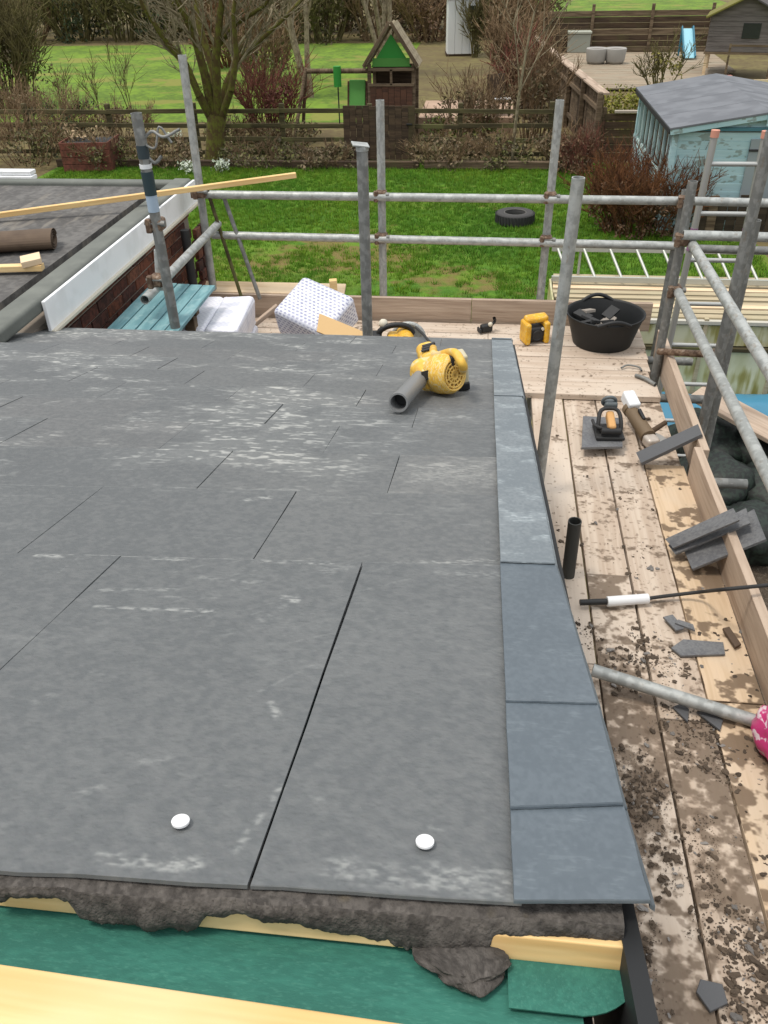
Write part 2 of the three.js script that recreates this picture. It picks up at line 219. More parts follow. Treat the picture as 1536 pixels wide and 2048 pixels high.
function slateGeo(pts, th, jit, bev = 0.006) { // pts: 4 corners [x, n, v] head-left, head-right, tail-right, tail-left
  const out = [], E = (a, b, n, j) => { for (let k = 0; k < n; k++) { const t = k / n; out.push([mix(a[0], b[0], t), mix(a[1], b[1], t), mix(a[2], b[2], t)]); const q = out[out.length - 1]; if (k) { q[0] += rr(-j, j); q[2] += rr(-j, j); } } };
  E(pts[0], pts[1], 8, jit); E(pts[1], pts[2], 6, 0.0006); E(pts[2], pts[3], 6, 0.0008); E(pts[3], pts[0], 6, 0.0006);
  const P = [], UVv = [], N = out.length, cx = out.reduce((s, q) => s + q[0], 0) / N, cv = out.reduce((s, q) => s + q[2], 0) / N, cn = out.reduce((s, q) => s + q[1], 0) / N;
  const put = (x, n, v) => { P.push(x, n, -v); UVv.push((x - TX0) / TW, (v - TV0) / TH); };
  const chd = Math.min(0.0015, bev * 0.5), inn = q => [q[0] + (cx - q[0]) * bev, q[1], q[2] + (cv - q[2]) * bev];
  for (let k = 0; k < N; k++) {
    const a = out[k], b = out[(k + 1) % N], ai = inn(a), bi = inn(b);
    put(cx, cn, cv); put(bi[0], bi[1], bi[2]); put(ai[0], ai[1], ai[2]);
    put(ai[0], ai[1], ai[2]); put(bi[0], bi[1], bi[2]); put(b[0], b[1] - chd, b[2]); put(ai[0], ai[1], ai[2]); put(b[0], b[1] - chd, b[2]); put(a[0], a[1] - chd, a[2]);
    put(a[0], a[1] - chd, a[2]); put(b[0], b[1] - chd, b[2]); put(b[0], b[1] - th, b[2]); put(a[0], a[1] - chd, a[2]); put(b[0], b[1] - th, b[2]); put(a[0], a[1] - th, a[2]);
  }
  const g = new THREE.BufferGeometry(); g.setAttribute('position', new THREE.Float32BufferAttribute(P, 3)); g.setAttribute('uv', new THREE.Float32BufferAttribute(UVv, 2)); g.computeVertexNormals(); return g;
}
for (let r = 0; r < rows.length - 1; r++) {
  const vTail = rows[r + 1], vHead = r === 0 ? rows[0] : vTail - 1.25 * U, off = r % 2 ? -0.671 * U : -0.322 * U;
  const xs = [XR + (r === 0 ? 0.004 : 0)]; for (let x = off; x > -2.75; x -= SW) xs.push(x + rr(-0.004, 0.004));
  for (let k = 0; k < xs.length - 1; k++) {
    const gp = j => (r === 0 ? (j === 1 ? 0.0013 : 0.0001) : r === 1 ? 0.0008 : (r + j) % 3 ? 0.0003 : 0.0007), xr = xs[k] - (k ? gp(k) : 0), xl = xs[k + 1] + gp(k + 1);
    const sk = (x, v) => v + (skew(vTail) * (r ? 1 : (v < 1 ? 0.57 : 1))) * (x - XR), nT = 0.0 + rr(-0.0008, 0.0012), nH = r ? -0.019 : -0.003;
    rp('slate', slateGeo([[xl, nH, sk(xl, vHead)], [xr, nH, sk(xr, vHead)], [xr - rr(0, 0.0006), nT, sk(xr, vTail)], [xl + rr(0, 0.0006), nT, sk(xl, vTail)]], r ? 0.006 : 0.0045, r ? 0.001 : 0.0018, r ? 0.0012 : k ? 0.0006 : 0.002), mSlate[r === 2 && k === 0 ? 4 : r === 0 ? 1 : (r * 3 + k * 5 + (rnd() * 2 | 0)) % 4]);
  }
}
// white fixing discs
const mDisc = M(0xe6e8ea, { roughness: 0.4 });
for (const [x, y] of [[361, 1640], [850, 1681]]) { const p = R(x, y, 0.004); const pts = [[0, 0.003], [0.005, 0.0029], [0.0082, 0.0024], [0.0088, 0.0014], [0.0084, -0.001]].map(q => new THREE.Vector2(...q)); const g = new THREE.LatheGeometry(pts, 24); rp('fixing_disc', T(g, p.x, 0.002, -p.v, rr(-0.06, 0.12), 0, rr(-0.08, 0.08)), mDisc); }
// verge trim: overlapping capping lengths
const trimTex = (a, b, dustK, s) => tex(256, 512, (u, v) => { let c = lerp3(a, b, ss(0.3, 0.7, 0.5 * fbm(u, v, 3, 5, 4, s) + 0.5 * fbm(u, v, 70, 70, 2, s + 1))); const k = fbm(u, v, 7, 9, 4, s + 4), f = fbm(u, v, 30, 150, 3, s + 6); return lerp3(c, rgb(170, 180, 184), dustK * (0.35 * ss(0.5, 0.7, k) + ss(0.5, 0.62, k) * ss(0.55, 0.72, f))); }, true, 3, 2);
const mTrimNew = M(null, { map: trimTex(rgb(86, 96, 104), rgb(94, 104, 112), 0.1, 701), roughness: 0.42, bumpMap: rep(grainBump, 4), bumpScale: 0.0006 });
const mTrimOld = M(null, { map: trimTex(rgb(106, 115, 121), rgb(120, 128, 133), 0.5, 721), roughness: 0.6, bumpMap: rep(grainBump, 4), bumpScale: 0.0006 });
const VR = 0.163;
{
  const seg = [[[1062, 1806], [1303, 1803]], [[1053, 1618], [1250, 1607]], [[1033, 1402], [1200, 1406]], [[1010, 1122], [1113, 1122]]].map(q => q.map(p => R(p[0], p[1], 0.008)));
  const add = (vn0, vf0, i, m, twist, dx) => { // near v, far v at the inner edge
    const n0 = 0.0035 + 0.001 * (i % 2), n1 = 0.0095, xi = XR - 0.004, xo = dx, w = xo - xi, g = [];
    const plate = slateGeo([[xi, n1, vn0[0]], [xo, n1, vn0[1]], [xo + twist, n0, vf0[1]], [xi, n0, vf0[0]]], 0.004, 0.0004);
    g.push(plate, slateGeo([[xo, n1 - 0.003, vn0[1]], [xo + 0.005, n1 - 0.008, vn0[1] + 0.002], [xo + 0.005 + twist, n0 - 0.008, vf0[1]], [xo + twist, n0 - 0.003, vf0[1]]], i ? 0.02 : 0.006, 0.0002));
    for (const q of g) boxUV(q, i * 0.37, i * 0.21); rp('verge_trim', g, m);
  };
  add([seg[0][0].v, seg[0][1].v], [seg[1][0].v + 0.03, seg[1][1].v + 0.02], 0, mTrimNew, -0.003, 0.1655);
  add([seg[1][0].v, seg[1][1].v], [seg[2][0].v + 0.02, seg[2][1].v + 0.02], 1, mTrimNew, -0.002, 0.1615);
  add([seg[2][0].v, seg[2][1].v], [seg[3][0].v + 0.02, seg[3][1].v + 0.02], 2, mTrimNew, -0.016, 0.158);
  let v = seg[3][0].v; for (let i = 3; v < 3.98; i++) { const L = rr(1.25, 1.4), e = Math.min(v + L, 3.99); add([v, v + rr(-0.006, 0.006)], [e + 0.02, e + 0.02], i, mTrimOld, rr(-0.002, 0.002), 0.1405 + 0.002 * Math.min(4, i - 3) + rr(-0.0015, 0.0015)); v = e; }
}
rp('barge_board', bx(0.016, 0.17, 4.2, 0.152, -0.11, -1.9), M(0x1c1e20, { roughness: 0.6 }));
// batten under the head of the top course, membrane, next batten
const NB = -0.056; // membrane level
const mMembrane = M(null, { map: tex(512, 512, (u, v) => { let c = lerp3(rgb(38, 98, 86), rgb(48, 112, 98), ss(0.3, 0.7, 0.5 * fbm(u, v, 6, 6, 4, 741) + 0.5 * fbm(u, v, 60, 60, 3, 743))); return lerp3(c, rgb(84, 138, 122), 0.3 * ss(0.55, 0.8, fbm(u, v, 150, 110, 3, 745))); }, true, 4), roughness: 0.8, bumpMap: rep(slateBump, 14), bumpScale: 0.0003 });
{
  const edge = (pts) => pts.map(([x, y]) => R(x, y, NB));
  const line = edge([[1168, 2200], [1168, 2036], [1190, 2034], [1212, 2029], [1232, 2020], [1250, 2007], [1264, 1990], [1272, 1974], [1275, 1960], [1271, 1948], [1262, 1938], [1250, 1929], [1240, 1915], [1235, 1900]]).map(q => [q.x, q.v]);
  const g = new THREE.PlaneGeometry(1, 1, 90, 40), p = g.attributes.position;
  // main sheet with gentle waves
  const x0 = -2.6, x1 = line[1][0];
  for (let i = 0; i < p.count; i++) { const x = mix(x0, x1, p.getX(i) + 0.5), v = mix(0.18, 0.95, p.getY(i) + 0.5); p.setXYZ(i, x, NB - 0.004 + 0.006 * (NS(x * 5, v * 6, 751) - 0.5), -v); }
  g.computeVertexNormals(); boxUV(g); rp('membrane', g, mMembrane);
  const tail = []; for (const q of line.slice(1)) tail.push([q[0], -q[1]]); tail.push([0.11, -0.95], [x1 - 0.06, -0.95], [x1 - 0.06, tail[0][1]]);
  const fg = poly(tail.map(q => [q[0], -q[1]]), 0.0012); fg.rotateX(-Math.PI / 2); fg.translate(0, NB + 0.001, 0); rp('membrane_flap', boxUV(fg), mMembrane);
  rp('roof_deck', bx(2.9, 0.02, 4.1, -1.33, NB - 0.03, -1.9), mDark);
  // batten below mortar
  const a = R(0, 1795, NB + 0.012), b = R(1255, 1925, NB + 0.012); const ang = Math.atan2(b.v - a.v, b.x - a.x), L = 2.9;
  rp('batten', T(rbx(L, 0.027, 0.055, 0.002), b.x - L / 2 * Math.cos(ang), NB + 0.0145, -(b.v + 0.0275 - L / 2 * Math.sin(ang)), 0, ang, 0), mBatten);
  const c = R(0, 1921, NB + 0.026), e = R(830, 2043, NB + 0.026), an2 = Math.atan2(e.v - c.v, e.x - c.x);
  rp('batten', T(rbx(2.6, 0.026, 0.12, 0.003), c.x + 0.0 + (-0.55) * Math.cos(an2) , NB + 0.013, -(c.v - 0.062 - 0.55 * Math.sin(an2)), 0, an2, 0), mBatten);
}
// bedding mortar under the head of the top course
const mMortar = M(null, { map: tex(512, 512, (u, v) => { let c = lerp3(rgb(56, 53, 50), rgb(86, 82, 78), ss(0.3, 0.7, 0.5 * fbm(u, v, 8, 8, 4, 761) + 0.5 * fbm(u, v, 50, 50, 3, 763))); c = lerp3(c, rgb(118, 113, 108), 0.3 * ss(0.62, 0.75, fbm(u, v, 30, 30, 4, 765))); return lerp3(c, rgb(104, 90, 58), 0.35 * ss(0.68, 0.78, fbm(u, v, 4, 4, 4, 767))); }, true, 4), roughness: 0.95, bumpMap: rep(grainBump, 16), bumpScale: 0.002 });
{
  const A = R(-40, 1733), B = R(1250, 1812), NX = 900, NJ = 20, P = [];
  const drop = t => { const px = -40 + t * 1290; const key = [[-40, 0.024], [10, 0.03], [25, 0.022], [140, 0.024], [165, 0.05], [260, 0.055], [400, 0.054], [430, 0.032], [500, 0.03], [600, 0.034], [640, 0.04], [720, 0.048], [760, 0.052], [900, 0.058], [990, 0.056], [1020, 0.036], [1150, 0.034], [1200, 0.042], [1250, 0.046]]; let k = 0; while (k < key.length - 2 && px > key[k + 1][0]) k++; const f = cl((px - key[k][0]) / (key[k + 1][0] - key[k][0])); return mix(key[k][1], key[k + 1][1], f * f * (3 - 2 * f)); };
  const pt = (i, j) => { const t = i / NX, x = mix(A.x, B.x, t), v0 = mix(A.v, B.v, t), f = j / NJ; const dp = Math.min(0.062, drop(t) * 0.88) + 0.006 * (NS(x * 60, 3, 773) - 0.5) + 0.003 * (NS(x * 190, 9, 774) - 0.5);
    const out = -0.014 + 0.019 * ss(0, 0.16, f) + 0.006 * Math.sin(Math.PI * f) + ss(0.02, 0.2, f) * (0.007 * (NS(x * 26, f * 1.6, 775) - 0.5) + 0.002 * (NS(x * 90, f * 4, 777) - 0.5) + 0.0016 * (NS(x * 300, f * 16, 779) - 0.5)) + 0.008 * f * ss(0.045, 0.055, dp);
    return [x, -0.0075 - dp * f + 0.002 * (NS(x * 120, f * 9, 781) - 0.5), v0 - out + 0.016 * ss(0.92, 1, f)]; };
  const IX = []; for (let i = 0; i <= NX; i++) for (let j = 0; j <= NJ; j++) { const q = pt(i, j); P.push(q[0], q[1], -q[2]); if (i < NX && j < NJ) { const a = i * (NJ + 1) + j, b = a + NJ + 1; IX.push(a, b, b + 1, a, b + 1, a + 1); } }
  let g = new THREE.BufferGeometry(); g.setAttribute('position', new THREE.Float32BufferAttribute(P, 3)); g.setIndex(IX); g.computeVertexNormals(); g = boxUV(g); rp('mortar_bed', g, mMortar);
  // fill under the slates so no light leaks
  rp('mortar_fill', bx(B.x - A.x - 0.03, 0.04, 0.06, mix(A.x, B.x, 0.5), -0.033, -(mix(A.v, B.v, 0.5) + 0.055), 0, Math.atan2(B.v - A.v, B.x - A.x), 0), mMortar);
  // fallen lump lying on the membrane, tapering to a point toward the ridge
  const q = R(925, 1925, NB + 0.006); const l = lump(0.04, 14, 0.28, 5, 1.05, 0.24, 0.75); const pp = l.attributes.position; for (let i = 0; i < pp.count; i++) { const z = pp.getZ(i); if (z > 0) pp.setX(i, pp.getX(i) * (1 - 0.75 * z / 0.04) + z * 0.35); } 
  rp('mortar_lump', T(l, q.x, NB + 0.006, -q.v - 0.002), mMortar);
}
{ // walls of the extension (gable and eaves), eaves board
  const wl = poly([[2.0, 0], [2.0, RO.y + (2.0 - RO.z) * Math.tan(SLOPE) - 0.2], [-3.6, RO.y + (-3.6 - RO.z) * Math.tan(SLOPE) - 0.2], [-3.6, 0]].map(p => [p[0], p[1]]), 4.4);
  wl.rotateY(-Math.PI / 2); // shape x -> z
  const g = boxUV(wl); g.translate(0.12 - house.position.x, -house.position.y, -house.position.z);
  obj('wall', g, M(null, { map: tex(256, 256, (u, v) => lerp3(rgb(150, 140, 128), rgb(128, 118, 106), fbm(u, v, 20, 20, 4, 781)), true, 1), roughness: 0.95 }), house);
  rp('eaves_board', bx(2.85, 0.14, 0.02, -1.3, -0.1, -3.93), mWhite);
}

// ---------- scaffold ----------
const FL = 1.6, ZF = -5.62, TR = 0.0265;
const sc = thing('scaffold', 'galvanised tube scaffold with timber boards around the slate roof', 'scaffold', V(0, 0, 0));
const P1 = (a, b, m = mGalv, name = 'standard', r = TR) => obj(name, pipe(a, b, r), m, sc);
function ext(a, b, y) { const t = (y - a.y) / (b.y - a.y); return a.clone().lerp(b, t); }
const std = (pa, pb, z, m) => { const a = onZ(...pa, z), b = onZ(...pb, z); const g = ext(a, b, 0); P1(g, a, m); return { a, b, at: y => ext(a, b, y) }; };
const s1 = std([364, 110], [424, 560], ZF - 0.06), s4 = std([760, 200], [767, 600], ZF - 0.06), s5 = std([1120, 200], [1080, 600], ZF - 0.06);
const s2 = std([272, 226], [350, 650], -4.12, mGalvDull), s3 = std([724, 292], [735, 660], -4.02, mGalvDull), s6 = std([1157, 355], [1076, 975], -3.52, mGalv);
const s7 = std([1386, 362], [1308, 762], -4.9, mGalvDull), s7b = std([1372, 380], [1322, 640], -5.66, mGalvDull);
const s8 = std([1544, 262], [1402, 862], -4.22, mGalvDull), s8b = std([1512, 440], [1432, 800], -4.45, mGalvDull);
// far guard rails
const rail = (pa, pb, z, m = mGalv) => { const a = onZ(...pa, z), b = onZ(...pb, z); P1(a, b, m, 'guard_rail'); return [a, b]; };
rail([404, 389], [1372, 402], ZF - 0.005); rail([424, 470], [1362, 492], ZF - 0.005); rail([1380, 402], [1700, 410], ZF - 0.09, mGalv); rail([1380, 497], [1700, 506], ZF - 0.09, mGalvDull);
rail([1366, 470], [1700, 479], -4.85, mGalv);
const railZ = (px, py, z0, z1, m = mGalv) => { const a = onZ(px, py, z0); P1(a, V(a.x, a.y, z1), m, 'guard_rail'); return a; };
const gA = railZ(1384, 488, -4.86, -1.2), gB = railZ(1354, 580, -4.9, -1.2);
railZ(436, 448, ZF - 0.02, -4.2); { const a = onZ(318, 500, -4.25), b = onZ(322, 578, -4.25); P1(a, b, mGalv, 'brace'); }
// short transom and tie
{ const a = onZ(1318, 703, -4.86), b = onZ(1442, 710, -4.5); P1(a, b, mCoupler, 'transom', 0.02); }
// left raking braces: one rope-thin tan, one dark
P1(onZ(412, 372, ZF), onZ(486, 604, ZF + 0.03), mMossWood, 'brace', 0.012); P1(onZ(444, 384, ZF - 0.03), onZ(520, 598, ZF + 0.06), mGalvDull, 'brace', 0.014);
// transoms carrying the boards
for (const z of [-5.3, -4.75, -3.8, -2.6, -1.5]) P1(V(0.2, FL - 0.07, z), V(1.4, FL - 0.07, z), mGalvDull, 'transom');
for (const x of [-1.7, -0.69, 0.4]) P1(V(x, FL - 0.03, -5.8), V(x, FL - 0.03, -4.05), mGalvDull, 'transom');
// couplers: two half shells, bolt and nut
const coup = (p, r = 0) => { const g = [rbx(0.075, 0.062, 0.085, 0.016, 0, 0, 0, 0, r, 0), rbx(0.03, 0.07, 0.03, 0.006, -0.03, 0, 0.035)]; const c = obj('coupler', g, mCoupler, sc); c.position.copy(p); obj('bolt', [rod(V(-0.05, 0.012, 0.035), V(0.05, 0.012, 0.035), 0.009, 8), rod(V(0.036, 0.012, 0.035), V(0.056, 0.012, 0.035), 0.015, 6)], mGalvDull, c); };
for (const s of [s4, s5]) { coup(s.at(2.486).add(V(0, 0, 0.03))); coup(s.at(2.21).add(V(0, 0, 0.03))); }
coup(s1.at(2.5).add(V(0, 0, 0.03))); coup(onZ(1368, 402, ZF)); coup(onZ(1364, 478, -4.88)); coup(onZ(1349, 580, -4.9)); coup(onZ(316, 560, -4.2)); coup(onZ(402, 385, ZF + 0.02)); coup(onZ(1432, 712, -4.48)); coup(onZ(1466, 640, -4.5)); coup(onZ(314, 448, -4.14));
// cap plate on the standard by the eaves
{ const t = s3.a; obj('cap_plate', [rbx(0.078, 0.008, 0.06, 0.003, t.x - 0.008, t.y + 0.006, t.z, 0.1, 0.3, -0.15), rod(V(t.x, t.y - 0.02, t.z), t, 0.029, 14)], mGalv, sc); }
// sleeves and wire near the top of the left standard
{ const q = y => s2.at(y); obj('sleeve', [rod(q(3.03), q(3.09), 0.029, 14)], M(0x2c3a40, { roughness: 0.6 }), sc); obj('sleeve', [rod(q(2.86), q(2.97), 0.03, 14)], M(0x24393f, { roughness: 0.5 }), sc); obj('tape_band', [rod(q(2.985), q(3.005), 0.03, 14)], mWhite, sc); obj('tape_band', rod(q(2.78), q(2.86), 0.0285, 14), M(0x9fb2c4, { roughness: 0.5 }), sc);
  const w = q(3.1); obj('wire_twist', [tubeAlong([w, w.clone().add(V(0.06, 0.05, 0)), w.clone().add(V(0.12, 0.03, 0.02)), w.clone().add(V(0.2, 0.06, 0))], 0.007), tubeAlong([w, w.clone().add(V(0.07, -0.02, 0.02)), w.clone().add(V(0.1, 0.07, 0)), w.clone().add(V(0.15, 0.0, 0))], 0.006), tubeAlong([w.clone().add(V(0, -0.04, 0)), w.clone().add(V(0.05, -0.09, 0)), w.clone().add(V(0.09, -0.06, 0))], 0.008)], mGalvDull, sc); }
// floor boards
function board(L, w, th, m, x, y, z, turn, o = {}) { const g = rbx(L, th, w, 0.004, 0, 0, 0, 0, 0, 0, 1); const b = obj(o.name || 'floor_board', g, m, o.parent || sc); b.position.set(x, y, z); b.rotation.set(o.rx || 0, turn, o.rz || 0); return b; }
const BW = 0.187;
{
  const x0 = 0.318, lens = [[-4.72, 0.6], [-4.72, 0.6], [-4.72, 0.6]];
  for (let k = 0; k < 3; k++) { const L = 5.3, zc = (-4.72 + 0.6) / 2; // board runs toward the camera, in two lengths butted
    const cut = [-2.35, -2.9, -2.1][k]; board(cut + 4.72 - 0.004, BW - 0.007, 0.036, mBoard[k === 0 ? 0 : 1], x0 + BW * (k + 0.5) + rr(-0.002, 0.002), FL - 0.018 + rr(-0.004, 0.002), (-4.72 + cut) / 2, Math.PI / 2, { rz: rr(-0.002, 0.002) });
    board(0.7 - cut - 0.004, BW - 0.007, 0.036, mBoard[2], x0 + BW * (k + 0.5), FL - 0.019 + rr(-0.004, 0.001), (cut + 0.7) / 2, Math.PI / 2, { rz: rr(-0.002, 0.002) }); }
  const ze = onY(1350, 932, FL).z, xc = x0 + BW * 3.5 + 0.008;
  board(ze + 4.72, BW - 0.006, 0.036, mBoard[1], xc, FL - 0.024, (ze - 4.72) / 2, Math.PI / 2);
  board(-2.2 - ze, BW + 0.01, 0.036, mBoardOrange, xc, FL - 0.014, (ze - 2.2) / 2, Math.PI / 2); board(2.9, BW + 0.01, 0.036, mBoardOrange, xc, FL - 0.015, -0.745, Math.PI / 2);
  // boards across the far end, on top of the others
  for (let k = 0; k < 6; k++) { const z = ZF + 0.02 + 0.176 * (k + 0.5); const xl = -2.0 + rr(-0.05, 0.05), xr = 1.07 + rr(-0.03, 0.01), cx = -0.45 + 0.5 * (k % 2); board(cx - xl - 0.003, 0.172, 0.036, mBoard[(k + 1) % 2], (xl + cx) / 2, FL + 0.018 + rr(0, 0.004), z, 0, { rx: rr(-0.02, 0.02) }); board(xr - cx, 0.172, 0.036, mBoard[0], (xr + cx) / 2, FL + 0.02 + rr(-0.002, 0.004), z, 0, { rx: rr(-0.015, 0.02) }); }
  // toe boards
  board(1.95, 0.036, 0.2, mToe, -1.05, FL + 0.1, ZF - 0.02, 0, { name: 'toe_board' }); board(1.226, 0.036, 0.2, mToe, 0.54, FL + 0.1, ZF - 0.018, 0, { name: 'toe_board' });
  const tx = 1.115; board(1.5, 0.04, 0.19, mToe, tx + 0.02, FL + 0.09, -4.45, Math.PI / 2 - 0.008, { name: 'toe_board', rz: 0.006 }); board(3.4, 0.04, 0.19, mToe, tx - 0.01, FL + 0.09, -2.02, Math.PI / 2 + 0.006, { name: 'toe_board' });
}
// tube stub by the verge
P1(onZ(1134, 1175, -2.9).setY(FL - 0.35), onZ(1150, 1042, -2.86), M(0x3c3e3c, { roughness: 0.6, metalness: 0.2 }), 'standard', 0.028);
// loose tube lying on the boards
tag(obj('scaffold_tube', pipe(onY(1185, 1340, FL + 0.09), onY(1510, 1442, FL + 0.03), 0.024), mGalv), 'loose galvanised tube lying across the dirty boards', 'tube');

// ---------- debris on the boards ----------
{
  const chunk = (() => { const g = new THREE.IcosahedronGeometry(1, 1), p = g.attributes.position; for (let i = 0; i < p.count; i++) { const k = 0.55 + 0.9 * H(Math.round(p.getX(i) * 50), Math.round(p.getY(i) * 50) + 700 * Math.round(p.getZ(i) * 50), 5); p.setXYZ(i, p.getX(i) * k, p.getY(i) * k * 0.6, p.getZ(i) * k * 0.8); } g.computeVertexNormals(); return g; })(), N = 13000, im = new THREE.InstancedMesh(chunk, M(0xffffff, { roughness: 1 }), N), m = new THREE.Matrix4(), c = new THREE.Color(); let n = 0, guard = 0;
  while (n < N && guard++ < 3e6) {
    const x = rr(0.33, 1.09), z = rr(-4.4, -0.4), dens = ss(-3.3, -1.6, z) * 0.95 + 0.02, q = NS(x * 5, z * 4, 811); if (rnd() > dens * ss(0.46, 0.62, 0.55 * q + 0.45 * NS(x * 16, z * 13, 815) + 0.06 * ss(-2.4, -1.4, z))) continue;
    const s = Math.pow(rnd(), 12) * 0.0095 + 0.0012 + 0.0025 * rnd() * ss(0.5, 0.66, q); m.compose(V(x, FL + s * 0.28, z), new THREE.Quaternion().setFromEuler(new THREE.Euler(rr(-0.3, 0.3), rnd() * 6.28, rr(-0.3, 0.3))), V(s * rr(0.8, 1.6), s * rr(0.5, 1), s)); im.setMatrixAt(n, m);
    const k = rr(0.6, 1.3); if (rnd() < 0.88) c.setRGB(0.085 * k, 0.064 * k, 0.046 * k); else c.setRGB(0.2 * k, 0.19 * k, 0.18 * k); im.setColorAt(n, c); n++;
  }
  im.count = n; im.name = 'debris'; im.userData = { kind: 'stuff', label: 'crumbs of soil and broken mortar scattered on the boards', category: 'debris' }; im.castShadow = im.receiveShadow = true; scene.add(im);
}
// ---------- slate pieces ----------
const mPiece = M(null, { map: tex(256, 256, (u, v) => lerp3(rgb(92, 94, 98), rgb(112, 114, 116), ss(0.3, 0.7, 0.5 * fbm(u, v, 6, 6, 4, 831) + 0.5 * fbm(u, v, 50, 50, 2, 833))), true, 3), roughness: 0.6, bumpMap: rep(grainBump, 6), bumpScale: 0.001 });
const mPieceDark = M(0x55575a, { roughness: 0.6, bumpMap: rep(grainBump, 6), bumpScale: 0.001 });
const sheetOn = (pts, y, th, label, name = 'slate_piece', m = mPiece, group) => { const w = pts.map(p => onY(p[0], p[1], y)), c = w.reduce((s, q) => s.add(q), V()).multiplyScalar(1 / w.length); const g = poly(w.map(q => [q.x - c.x, -(q.z - c.z)]), th, 0.0012); g.rotateX(-Math.PI / 2); g.translate(0, -th / 2, 0); const o = obj(name, boxUV(g), m); o.position.copy(c); return tag(o, label, 'slate', group); };
sheetOn([[1163, 897], [1245, 895], [1242, 838], [1166, 834]], FL + 0.052, 0.012, 'square dark slate under the black hand tool on the boards');
sheetOn([[1342, 1297], [1362, 1313], [1450, 1310], [1446, 1286], [1366, 1280]], FL + 0.012, 0.008, 'long grey slate offcut with clipped end lying beside debris');
sheetOn([[1345, 1415], [1375, 1445], [1378, 1420], [1362, 1408]], FL + 0.011, 0.007, 'small grey slate scrap beside the loose tube', 'slate_piece', mPieceDark);
sheetOn([[1393, 1425], [1440, 1462], [1446, 1440], [1412, 1422]], FL + 0.011, 0.007, 'triangular grey slate scrap below the loose tube', 'slate_piece', mPieceDark);
sheetOn([[1392, 1985], [1420, 2025], [1455, 2008], [1444, 1970], [1400, 1960]], FL + 0.013, 0.009, 'rounded dark slate scrap lying in mud on the boards', 'slate_piece', mPieceDark);
sheetOn([[1326, 1235], [1352, 1262], [1368, 1258], [1345, 1230]], FL + 0.02, 0.007, 'thin curled grey slate shard in a heap of debris');
sheetOn([[1350, 1247], [1390, 1262], [1386, 1250], [1356, 1240]], FL + 0.028, 0.007, 'pale slate shard on top of the debris heap');
sheetOn([[1445, 1258], [1470, 1296], [1482, 1290], [1458, 1255]], FL + 0.02, 0.01, 'brown stained slate scrap leaning against the toe board', 'slate_piece', M(0x5a4b3e, { roughness: 0.9 }));
// lengths leaning across the toe board: quads from floor side to the toe board top
function leaning(name, a, b, c, d, ya, yb, th, m, label, cat) { // a,b lower end (y=ya), c,d upper end (y=yb)
  const A = onY(...a, ya), B = onY(...b, ya), C = onY(...c, yb), Dd = onY(...d, yb), n = B.clone().sub(A).cross(Dd.clone().sub(A)).normalize(); if (n.y < 0) n.negate();
  const top = [A, B, C, Dd], bot = top.map(q => q.clone().addScaledVector(n, -th)), P = [], f = (p, q, r, s) => { for (const k of [p, q, r, p, r, s]) P.push(k.x, k.y, k.z); };
  f(...top); f(...bot.slice().reverse()); for (let i = 0; i < 4; i++) { const j = (i + 1) % 4; f(top[j], top[i], bot[i], bot[j]); }
  const g = new THREE.BufferGeometry(), cc = top.reduce((s, q) => s.add(q), V()).multiplyScalar(0.25); g.setAttribute('position', new THREE.Float32BufferAttribute(P, 3)); g.translate(-cc.x, -cc.y, -cc.z); g.computeVertexNormals(); const o = obj(name, boxUV(g), m); o.position.copy(cc); return tag(o, label, cat);
}
const yt = FL + 0.205;
leaning('slate_length', [1330, 1078], [1346, 1096], [1478, 1040], [1466, 1016], FL + 0.07, yt + 0.07, 0.01, mPiece, 'narrow grey slate length, topmost of the pile on the toe board', 'slate');
leaning('slate_length', [1336, 1090], [1350, 1108], [1500, 1046], [1492, 1016], FL + 0.045, yt + 0.04, 0.01, mPiece, 'narrow grey slate length under the topmost one of the pile', 'slate');
leaning('slate_length', [1366, 1096], [1384, 1138], [1532, 1078], [1508, 1018], FL + 0.04, yt + 0.01, 0.012, mPiece, 'widest grey slate length at the bottom of the toe board pile', 'slate');
leaning('slate_length', [1272, 905], [1282, 926], [1404, 868], [1396, 848], FL + 0.05, yt + 0.005, 0.018, mPieceDark, 'single dark slate length laid over the toe board beside the tools', 'slate');

// ---------- cable with white connector ----------
{
  const t = thing('extension_cable', 'black cable with a white connector crossing the boards', 'cable', V(0, 0, 0)); const q = (x, y, h) => onY(x, y, FL + h);
  obj('plug', rod(q(1160, 1205, 0.03), q(1216, 1203, 0.03), 0.013, 12), mBlack, t); obj('connector', rod(q(1214, 1203, 0.032), q(1296, 1197, 0.032), 0.021, 14), mWhite, t);
  obj('cable', tubeAlong([q(1294, 1197, 0.03), q(1340, 1191, 0.03), q(1400, 1184, 0.06), q(1455, 1178, yt - FL + 0.02), q(1560, 1168, yt - FL + 0.02), q(1640, 1160, 0.2)], 0.0075), mDark, t);
}
// ---------- pink bag ----------
{ const p = onY(1548, 1478, FL + 0.05); const g = lump(0.1, 4, 0.45, 21, 0.75, 0.85, 1.25); const mP = M(null, { map: tex(128, 128, (u, v) => lerp3(rgb(196, 60, 122), rgb(226, 206, 216), ss(0.5, 0.6, fbm(u, v, 7, 10, 3, 851))), true, 6), roughness: 0.35 }); tag(obj('plastic_bag', T(g, p.x, p.y + 0.03, p.z), mP), 'crumpled pink and white plastic bag at the end of the tube', 'bag'); }

